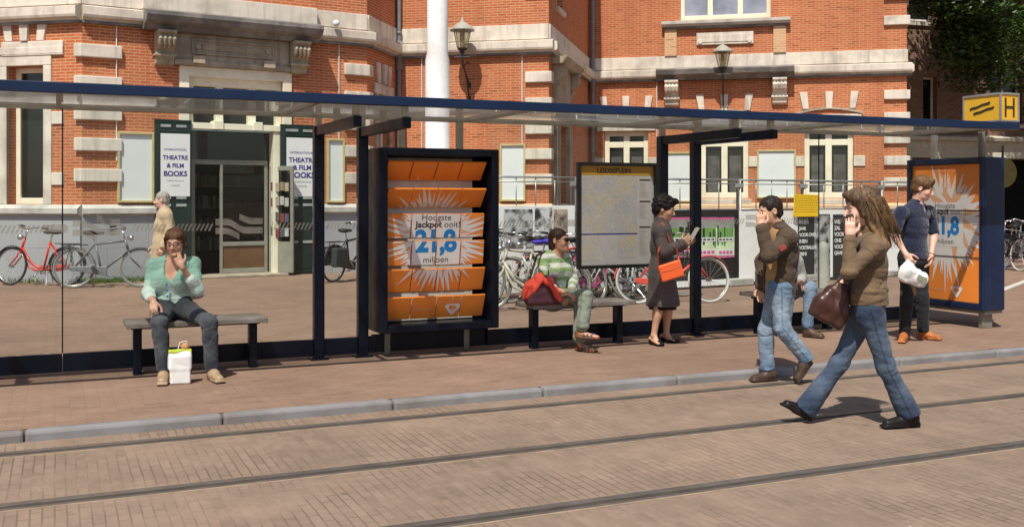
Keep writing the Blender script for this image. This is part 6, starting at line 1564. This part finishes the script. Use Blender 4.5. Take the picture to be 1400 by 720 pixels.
# --- 4 woman in the long grey coat reading a leaflet
J = JJ(pelvis=(906, 374, 10.6), chest=(905, 330, 10.6), neck=(903, 306, 10.6), head=(909, 285, 10.58), shR=(901, 315, 10.44), elR=(907, 345, 10.38), wrR=(933, 332, 10.42), shL=(907, 315, 10.76), elL=(914, 345, 10.82), wrL=(937, 334, 10.70),
       hipR=(905, 378, 10.51), hipL=(908, 378, 10.69), knR=(900, 420, 10.52), knL=(913, 420, 10.69), anR=(894, 458, 10.53), anL=(911, 456, 10.74), toeR=(905, 470, 10.4), toeL=(928, 467, 10.6))
F = Figure("woman in long grey coat with black curly hair standing and reading a leaflet", J, (.92, -.30, -.28), fem=True, skin=(.55, .32, .21)); F.browc = np.array((.02, .015, .012))
F.J['toeR'] = G(905, 10.42, .01); F.heel = {'R': G(890, 10.58, .022), 'L': G(905, 10.78, .022)}; F.J['toeL'] = G(927, 10.66, .01)
F.head(); F.torso(); F.arm('R', dir=(.7, .1, .55), palm=(.2, .9, .3), curl=.5); F.arm('L', dir=(.75, -.05, .45), palm=(0, -.9, .3), curl=.5); F.leg('R', True); F.leg('L', True)
for S in 'RL': F.prims.append(ecap(F.heel[S] + [0, 0, .035], F.J['toe' + S] + [-.03, .01, .018], (.3, .9, 0), (.026, .03), (.032, .014), .02))
F.body()
hc = (.014, .011, .010)
P = [elli(F.H(0, -.030, .050), (.098, .112, .098), F.HM), elli(F.H(0, -.07, -.015), (.082, .065, .08), F.HM, .03), elli(F.H(0, .135, -.06), (.10, .085, .115), F.HM, .012, 'sub'), elli(F.H(0, .07, -.13), (.12, .09, .085), F.HM, .01, 'sub'), elli(F.H(0, .075, .10), (.06, .045, .035), F.HM, .03)]
F.part("curly_hair", P, M_hair, hc, .006, disp=lambda Q: .012 * fold_noise((Q - F.J['head']) @ F.HM, 75, 5))
low = F.J['pelvis'] - [0, 0, .30]
P = F.trunk(.020, waist=1.02, low=F.J['pelvis'] - [0, 0, .02]) + [ecap(F.J['pelvis'] + [0, 0, .02], low, F.hipright, (.170, .130), (.185, .175), .06)] + F.sleeve('R', .018, 1.92, .012) + F.sleeve('L', .018, 1.92, .012)
P += [cone(F.J['neck'] + F.f * .02, F.J['neck'] + F.f * .03 + [0, 0, .12], .056, .07, .01, 'sub'), cutplane(low + [0, 0, -.03], (0, 0, -1))]
F.part("long_coat", P, M_cloth, (.115, .094, .090), .0080, color=gcol(F, (.115, .094, .090), low[2] - .03), disp=lambda Q: .008 * creases(Q, 26, 13, (1.2, 1.2, .35)))
collar(F, (.115, .094, .090), .070)
P = [ecap(F.J['pelvis'] - [0, 0, .15], F.J['pelvis'] - [0, 0, .35], F.hipright, (.15, .13), (.155, .145), .05), cutplane(F.J['pelvis'] - [0, 0, .365], (0, 0, -1))]
F.part("black_skirt", P, M_cloth, (.012, .011, .012), .009, .006, 26, (1.3, 1.3, .3), 3)
for S in 'RL':
    up, so = F.shoe(S, .036); ax = nrm(F.J['toe' + S] - F.heel[S]); sd = nrm(np.cross(ax, [0, 0, 1.0])); Ln = np.linalg.norm(F.J['toe' + S] - F.heel[S]); nn = np.cross(sd, ax); b = lambda t, u: F.heel[S] + ax * Ln * t + nn * u
    P = so + [ecap(b(.72, .018), b(.9, .014), sd, (.037, .024), (.032, .018), .02), ecap(b(.05, .02), b(.22, .022), sd, (.033, .03), (.034, .028), .02), cone(b(.08, -.005), b(.08, -.02), .015, .013, .008)]
    F.part("black_pump", P, M_leather, (.014, .012, .012), .0055, 0)
p4 = F
q = MB(); lc = (F.J['handR'] + F.J['handL']) / 2 + np.array([.06, -.02, .07])
for sg in (-1, 1): q.cbox(lc + np.array([0, .055 * sg, 0]), .004, .105, .17, nrm([.85, .15 * sg, -.5]), (0, 1, 0), nrm([.5, 0, .85]))
o = q.build("leaflet", mat("grey_paper", (.55, .54, .50), .6)); tag(o, "folded leaflet in the hands of the woman in grey coat", "leaflet")
bc = v3(W(917, 370, 10.24)); M = np.stack([nrm([.95, .1, .28]), nrm([.1, -1, 0]), nrm(np.cross([.95, .1, .28], [.1, -1, 0]))], 1)
if M[2, 2] < 0: M[:, 2] *= -1
o = field_obj("handbag", [rbox(bc, (.118, .036, .085), M, .014)], .006, mat("orange_leather", (.72, .115, .03), .4, var=.06), None, bc); tag(o, "small orange shoulder handbag on the woman in grey coat", "handbag")
o.data.polygons.foreach_set("use_smooth", [True] * len(o.data.polygons))
q = MB(); a = bc + M[:, 0] * .11 + M[:, 2] * .08; c_ = bc - M[:, 0] * .11 + M[:, 2] * .07
q.tube([c_, c_ + [-.005, .0, .14], F.J['chest'] + [-.03, -.15, .0], F.J['shR'] + [-.02, -.05, .06], F.J['shR'] + [.03, .02, .075]], .008, 6)
q.tube([a, a + [-.02, .02, .12], F.J['chest'] + [.08, -.13, -.06], F.J['shR'] + [.05, -.02, .055], F.J['shR'] + [.03, .02, .075]], .008, 6)
q.build("strap", mat("orange_strap", (.66, .11, .035), .45), o)
q = MB(); q.tube([bc + M[:, 0] * -.105 - M[:, 1] * -.037 + M[:, 2] * .02, bc + M[:, 1] * .038 + M[:, 2] * .01, bc + M[:, 0] * .105 + M[:, 1] * .037 + M[:, 2] * .02], .003, 5); q.build("flap_seam", mat("dark_orange_seam", (.4, .06, .02), .5), o)

# --- 5 man in the brown jacket walking left, hand at his face
J = JJ(pelvis=(1066, 392, 8.748), chest=(1068, 340, 8.748), neck=(1064, 314, 8.748), head=(1052, 288, 8.729), shL=(1078, 325, 8.592), elL=(1051, 350, 8.456), wrL=(1041, 309, 8.515), shR=(1060, 325, 8.923), elR=(1042, 358, 8.981), wrR=(1041, 394, 8.884),
       hipL=(1067, 394, 8.661), hipR=(1064, 394, 8.835), knL=(1069, 448, 8.631), knR=(1047, 452, 8.826), anL=(1102, 490, 8.680), anR=(1049, 503, 8.826), toeL=(1090, 515, 8.651), toeR=(1027, 514, 8.748))
F = Figure("man in brown jacket and pale jeans walking left with one hand at his nose", J, (-1, -.22, -.16), skin=(.56, .33, .22)); F.browc = np.array((.02, .014, .01)); F.stubble = True
F.J['toeL'] = G(1089, 8.65, RZ + .02); F.J['toeR'] = G(1026, 8.76, RZ + .012); F.heel = {'L': v3(W(1110, 494, 8.699)), 'R': G(1062, 8.84, RZ + .006)}
F.head(); F.torso(); F.arm('L', dir=(-.05, .12, .9), palm=(.1, .9, -.1), curl=.75); F.arm('R', palm=(0, -.6, 0), curl=.4); F.leg('L'); F.leg('R'); F.body()
hair_short(F, (.020, .014, .011), .005, amp=.007, tuft=False)
P = F.trunk(.014, low=F.J['pelvis'] - [0, 0, .02]); F.part("tan_shirt", P, M_cloth, (.44, .25, .10), .009, .003)
lowj = F.J['pelvis'] - [0, 0, .045]
P = F.trunk(.029, waist=1.08, low=lowj) + F.sleeve('L', .019, 1.9, .006) + F.sleeve('R', .020, 1.95, .006)
P += [rbox(F.J['chest'] + np.array([-.20, -.055, -.25]), (.165, .080, .42), np.eye(3), .02, .02, 'sub'), cone(F.J['neck'] + F.f * .02, F.J['neck'] + F.f * .05 + [0, 0, .12], .062, .075, .01, 'sub'), cutplane(lowj - [0, 0, .01], (0, 0, -1))]
F.part("brown_jacket", P, M_cloth, (.088, .060, .040), .0075, color=gcol(F, (.088, .060, .040), lowj[2] - .01), disp=lambda Q: .0065 * creases(Q, 40, 21, (.8, .8, 1.1)))
collar(F, (.085, .058, .038), .074, hgt=.05)
q = MB(); e = lerp(F.J['shL'], F.J['elL'], .52); q.cbox(e + np.array([.015, -.078, .0]), .06, .012, .045, nrm([.8, .1, .5]), (0, 1, 0), nrm([-.5, 0, .8])); q.build("sleeve_badge", mat("dull_red_badge", (.30, .05, .04), .7), F.root, bevel=.004)
trousers(F, (.16, .25, .37), (.38, .47, .56), seed=15, hemr=.064, upto=1.05, amp=.006, cut=1.05)
shoes(F, (.085, .055, .04), w=.043, name="brown_shoe")

# --- 6 man sitting on the bench behind him
J = JJ(pelvis=(1078, 392, 11.55), chest=(1074, 366, 11.36), neck=(1071, 351, 11.24), head=(1067, 336, 11.12), shL=(1089, 357, 11.38), elL=(1096, 380, 11.45), wrL=(1094, 386, 11.22), shR=(1056, 358, 11.25), elR=(1050, 380, 11.2), wrR=(1060, 392, 11.0),
       hipL=(1087, 394, 11.55), hipR=(1071, 394, 11.48), knL=(1108, 393, 11.12), knR=(1078, 395, 11.02), anL=(1104, 446, 11.12), anR=(1074, 446, 11.02), toeL=(1126, 459, 10.9), toeR=(1076, 462, 10.8))
F = Figure("man in faded jeans on the right bench, mostly hidden behind the brown jacket", J, (-.2, -1, -.35), skin=(.48, .26, .17))
F.J['toeL'] = G(1126, 11.0, .012); F.J['toeR'] = G(1078, 10.80, .012); F.heel = {'L': G(1099, 11.15, .006), 'R': G(1075, 11.07, .006)}
F.head(); F.torso(); F.arm('L', dir=(.1, -.9, -.2), palm=(0, 0, -1), curl=.35); F.arm('R', palm=(0, 0, -1)); F.leg('L'); F.leg('R'); F.body()
hair_short(F, (.05, .035, .02))
P = F.trunk(.02, low=F.J['pelvis'] - [0, 0, .0]) + F.sleeve('L', .02, 1.7) + F.sleeve('R', .02, 1.7); F.part("white_shirt", P, M_cloth, (.6, .6, .57), .009, .006)
trousers(F, (.14, .22, .33), (.33, .42, .52), seed=25, hemr=.062, upto=.96); shoes(F, (.10, .065, .045), w=.043)

# --- 7 woman striding left on the tram tracks, phone at her ear
J = JJ(pelvis=(1186, 420, 7.10), chest=(1189, 356, 7.10), neck=(1187, 320, 7.10), head=(1176, 284, 7.08), shL=(1196, 338, 6.95), elL=(1160, 372, 6.84), wrL=(1162, 322, 6.92), shR=(1184, 338, 7.27), elR=(1172, 390, 7.33), wrR=(1150, 388, 7.16),
       hipL=(1188, 424, 7.01), hipR=(1184, 424, 7.19), knL=(1212, 502, 7.00), knR=(1148, 496, 7.16), anL=(1243, 566, 7.03), anR=(1100, 560, 7.18), toeL=(1207, 586, 7.0), toeR=(1071, 553, 7.2))
F = Figure("woman in brown jacket and jeans striding across the tram rails, phone at her ear", J, (-1, -.10, -.16), fem=True, skin=(.66, .40, .30), hs=1.04); F.browc = np.array((.08, .05, .03))
F.J['toeL'] = G(1206, 6.98, RZ + .012); F.J['toeR'] = v3(W(1069, 553, 7.14)); F.heel = {'L': G(1257, 7.05, RZ + .014), 'R': G(1108, 7.20, RZ + .012)}
F.head(); F.torso(); F.arm('L', dir=(.03, .05, 1), palm=(.35, .9, .0), curl=.45, index=.15); F.arm('R', dir=(-.6, -.4, -.4), palm=(.2, .2, -.9), curl=1.0); F.leg('L'); F.leg('R'); F.body()
hc = np.array((.10, .064, .040)); he = np.array((.27, .165, .08))
back = np.array([1.0, .05, 0])
P = [elli(F.H(0, -.026, .044), (.094, .108, .096), F.HM), cone(F.H(0, -.06, .03), F.H(0, -.09, -.12), .086, .080, .05), cone(F.H(0, -.085, -.10), F.H(0, -.120, -.23), .076, .048, .05), cone(F.H(-.055, -.05, -.02), F.H(-.085, -.09, -.27), .050, .030, .03), cone(F.H(.055, -.05, -.02), F.H(.085, -.09, -.25), .050, .030, .03), cone(F.H(-.03, -.13, -.2), F.H(-.05, -.15, -.29), .038, .012, .02), cone(F.H(-.07, -.06, -.2), F.H(-.095, -.08, -.29), .028, .010, .02), cone(F.H(.03, -.13, -.2), F.H(.04, -.15, -.31), .040, .014, .02),
     cone(F.H(-.075, .035, .06), F.H(-.085, .02, -.05), .026, .014, .02), cone(F.H(.075, .035, .06), F.H(.085, .02, -.08), .026, .014, .02), elli(F.H(0, .14, -.05), (.085, .085, .110), F.HM, .012, 'sub'), elli(F.H(0, .085, -.13), (.10, .085, .085), F.HM, .01, 'sub'), elli(F.H(0, .075, .095), (.055, .04, .035), F.HM, .03)]
def hcol(V): t = np.clip(-((V - F.J['head']) @ F.HM)[:, 2] / .26 + .1, 0, 1) * np.clip(.6 + .5 * fold_noise(V, 60, 3, (1, 1, .3)), 0, 1.2); return hc + (he - hc) * np.clip(t, 0, 1)[:, None]
F.part("long_hair", P, M_hair, hc, .0065, color=hcol, disp=lambda Q: .015 * fold_noise((Q - F.J['head']) @ F.HM, 58, 8, (1, .6, .38)))
def fl(rs):
    a = rs.uniform(1.2, 5.08); x = math.sin(a) * .10; y = -.035 + math.cos(a) * .112; o_ = rs.uniform(0, .022); w_ = rs.normal(size=3) * .012; e_ = rs.uniform(-.20, -.31)
    return [F.H(x * .55, y * .55, .125), F.H(x * (1 + o_ * 3), y - o_, .04), F.H(x * (.98 + o_ * 4) + w_[0], y - .045 - o_ + w_[1], -.13), F.H(x * .85 + w_[1] * 2, y - .075 - o_ + w_[2], e_)]
wisps(F, 190, fl, (.17, .105, .055), .0019)
lowj = v3(W(1186, 409, 7.10))
P = F.trunk(.019, waist=.95, low=lowj, hip=1.10) + F.bust((-1, -.1, 0), .012, .9) + F.sleeve('L', .010, 1.86, .010) + F.sleeve('R', .010, 1.86, .010)
P += [cone(F.J['neck'] + F.f * .02, F.J['neck'] + F.f * .06 + [0, 0, .14], .058, .08, .01, 'sub'), cutplane(lowj + [0, 0, -.035], (0, 0, -1))]
def jdisp(Q):
    w = .75 + .8 * np.exp(-((Q[:, 2] - lerp(F.J['pelvis'], F.J['chest'], .55)[2]) / .10) ** 2); return .0065 * w * creases(Q, 46, 31, (.6, .6, 1.35))
def jcol(V):
    c = np.tile(np.array((.168, .112, .066)), (len(V), 1)); wz = lerp(F.J['pelvis'], F.J['chest'], .35)[2]; m = np.abs(V[:, 2] - wz) < .012; d = np.linalg.norm((V - F.J['pelvis'])[:, :2], axis=1) < .2
    c[m & d] *= .6; g_ = gcol(F, (.168, .112, .066), lowj[2] - .035)(V); c *= g_ / np.array((.168, .112, .066)); c *= (1 + .12 * fold_noise(V, 16, 5))[:, None]; return c
F.part("tan_jacket", P, M_cloth, (.2, .13, .07), .0075, color=jcol, disp=jdisp)
collar(F, (.17, .108, .057), .068, hgt=.03)
for (px, py, dz, w_, h_) in ((1172, 397, -.125, .06, .022), (1178, 352, -.165, .05, .018)):
    pc = v3(W(px, py, 7.10)) + [0, dz, 0]; F.part("pocket_flap", [rbox(pc, (w_, .014, h_), np.eye(3), .008)], M_cloth, (.15, .095, .05), .006, 0)
trousers(F, (.042, .066, .118), (.125, .172, .245), seed=35, hemr=.060, flare=.022, upto=1.05, amp=.0055, cut=1.03, knee=.058, top=.088)
shoes(F, (.018, .016, .016), w=.038, name="black_shoe", heel=.006)
q = MB(); pc = F.J['handL'] + np.array([.012, .045, .05]); q.cbox(pc, .045, .014, .105, nrm([.9, -.3, .1]), nrm([.3, .9, 0]), (0, 0, 1)); o = q.build("mobile_phone", mat("dark_phone_plastic", (.03, .03, .035), .3), bevel=.005); tag(o, "dark mobile phone held to the striding woman's ear", "phone")
# the brown bag at her front
bc = v3(W(1128, 420, 7.06)); e1 = nrm([.55, 0, .84]); e2 = np.array([0, 1.0, 0]); e3 = np.cross(e1, e2)
ba = v3(W(1128, 436, 7.06)); bt = v3(W(1152, 388, 7.06)); bx = nrm(bt - ba); bs = nrm(np.cross(bx, [0, 1, 0])); Mb = np.stack([bs, np.array([0, 1.0, 0]), bx], 1)
P = [rbox(ba + bx * .05, (.125, .060, .075), Mb, .03, .06), rbox(lerp(ba, bt, .55), (.090, .046, .07), Mb, .03, .08), rbox(lerp(ba, bt, .85), (.055, .030, .05), Mb, .02, .06)]
o = field_obj("brown_handbag", P, .008, mat("dark_brown_bag_leather", (.058, .022, .016), .38, var=.25, scale=9), None, bc, lambda Q: .009 * creases(Q, 26, 4)); tag(o, "dark brown leather bag swinging in front of the striding woman", "handbag")
q = MB(); q.tube([bt - bs * .04, bt + bx * .10 - bs * .02, v3(W(1163, 352, 7.02)), v3(W(1176, 336, 7.0)), v3(W(1188, 330, 7.1))], .013, 6); q.tube([bt + bs * .04, bt + bx * .10 + bs * .02, v3(W(1170, 356, 7.1)), v3(W(1182, 336, 7.2))], .013, 6); q.tube([ba - bs * .09 - [0, .055, 0], lerp(ba, bt, .5) - [0, .058, 0], ba + bs * .09 - [0, .055, 0]], .004, 5)
q.build("strap", mat("dark_brown_leather", (.035, .022, .02), .5), o)

# --- 8 man in the navy polo shirt by the end poster
J = JJ(pelvis=(1249, 349, 10.88), chest=(1250, 303, 10.86), neck=(1253, 280, 10.85), head=(1262, 257, 10.80), shR=(1232, 291, 10.73), elR=(1223, 322, 10.68), wrR=(1239, 348, 10.54), shL=(1271, 290, 10.98), elL=(1277, 322, 10.98), wrL=(1273, 350, 10.86),
       hipR=(1240, 352, 10.82), hipL=(1258, 352, 10.94), knR=(1240, 405, 10.77), knL=(1261, 405, 10.90), anR=(1237, 454, 10.84), anL=(1262, 454, 10.94), toeR=(1230, 466, 10.6), toeL=(1286, 464, 10.8))
F = Figure("young man in navy polo shirt and black trousers standing by the end poster", J, (.80, -.48, -.34), skin=(.66, .40, .30)); F.browc = np.array((.09, .055, .03))
F.J['toeR'] = G(1232, 10.62, .012); F.J['toeL'] = G(1287, 10.83, .012); F.heel = {'R': G(1238, 10.90, .006), 'L': G(1256, 10.99, .006)}
F.head(); F.torso(); F.arm('R', palm=(.6, .6, 0), curl=.95); F.arm('L', palm=(-.9, 0, 0), curl=.35); F.leg('R'); F.leg('L'); F.body()
hair_short(F, (.135, .075, .032), .015, amp=.006)
P = F.trunk(.020, waist=1.05, low=F.J['pelvis'] - [0, 0, .0]) + F.sleeve('R', .012, .78) + F.sleeve('L', .012, .78)
P += [cone(F.J['neck'] + F.f * .02, F.J['neck'] + F.f * .04 + [0, 0, .12], .060, .08, .01, 'sub'), cone(F.J['neck'] + F.f * .10, F.J['neck'] + np.array([.55, -.8, 0]) * .15 - [0, 0, .13], .032, .006, .01, 'sub'), cutplane(F.J['pelvis'] - [0, 0, .04], (0, 0, -1))]
F.part("polo_shirt", P, M_knit, (.016, .023, .058), .0075, color=gcol(F, (.016, .023, .058), F.J["pelvis"][2] - .04, cuffs=False), disp=lambda Q: .006 * creases(Q, 36, 41, (.8, .8, .9)))
collar(F, (.014, .020, .052), .066, hgt=.02)
trousers(F, (.016, .017, .021), (.028, .03, .036), M_cloth, seed=45, hemr=.062, upto=1.05, amp=.005, cut=1.05)
shoes(F, (.50, .17, .05), w=.041, name="tan_shoe")
q = MB(); q.ring(lerp(F.J['elL'], F.J['wrL'], .93), F.J['wrL'] - F.J['elL'], .030, .006, 16, 6); q.build("wrist_watch", M_chrome, F.root)
bc = v3(W(1248, 376, 10.50)); sx = 10.5 / 1400
P = [ecap(bc + np.array([-.07, 0, .03]), bc + np.array([.09, 0, -.05]), (.3, 0, .95), (.105, .05), (.085, .055), .05), cone(F.J['handR'] + [.0, 0, -.03], bc + [-.05, 0, .06], .022, .06, .05)]
o = field_obj("plastic_bag", P, .007, mat("white_plastic_bag", (.78, .78, .77), .35, var=.04), None, bc, lambda Q: .012 * creases(Q, 34, 6)); tag(o, "full white plastic bag in the hand of the man in navy polo", "bag")
q = MB(); q.cbox(bc + np.array([.07, -.062, -.03]), .10, .004, .05, nrm([.9, 0, -.4]), (0, 1, 0), nrm([.4, 0, .9])); q.build("print", mat("grey_green_bag_print", (.22, .24, .17), .5), o)

# --- white carrier bag with a green rim between the eating woman's feet
bp = G(246, 8.33, 0); u_, n_ = v3(SH.u), v3(SH.n); Hh = .265
Mb = np.stack([u_, n_, np.array([0, 0, 1.0])], 1); cb = bp + np.array([0, 0, .136])
P = [rbox(cb - [0, 0, .02], (.080, .046, .116), Mb, .014), rbox(cb + [0, 0, .06], (.090, .040, .075), Mb, .012, .03)]
o = field_obj("carrier_bag", P, .006, mat("white_paper_bag", (.80, .80, .78), .5, var=.03, bump=.3, bscale=14), None, bp, lambda Q: .0045 * creases(Q, 26, 3)); tag(o, "white carrier bag with lime green rim standing between the eating woman's feet", "bag")
P = [rbox(cb + [0, 0, .128], (.090, .040, .016), Mb, .008)]
field_obj("green_rim", P, .0055, mat("lime_green_rim", (.45, .55, .05), .5), o, bp, lambda Q: .005 * creases(Q, 40, 6))
q = MB(); q.ell(bp + u_ * .04 + np.array([0, 0, Hh + .03]), (.035, .03, .035)); t = tag(q.build("wrapped_roll", mat("brown_roll", (.45, .22, .10), .7, var=.25), smooth=True), "brown bread roll sticking out of the white carrier bag", "bread")
q = MB(); q.tube([bp - u_ * .02 + np.array([0, 0, Hh]), bp - u_ * .0 + np.array([0, 0, Hh + .07]), bp + u_ * .05 + np.array([0, 0, Hh + .08]), bp + u_ * .07 + np.array([0, 0, Hh])], .004, 5); q.build("handle", mat("white_string", (.7, .7, .68), .6), o)
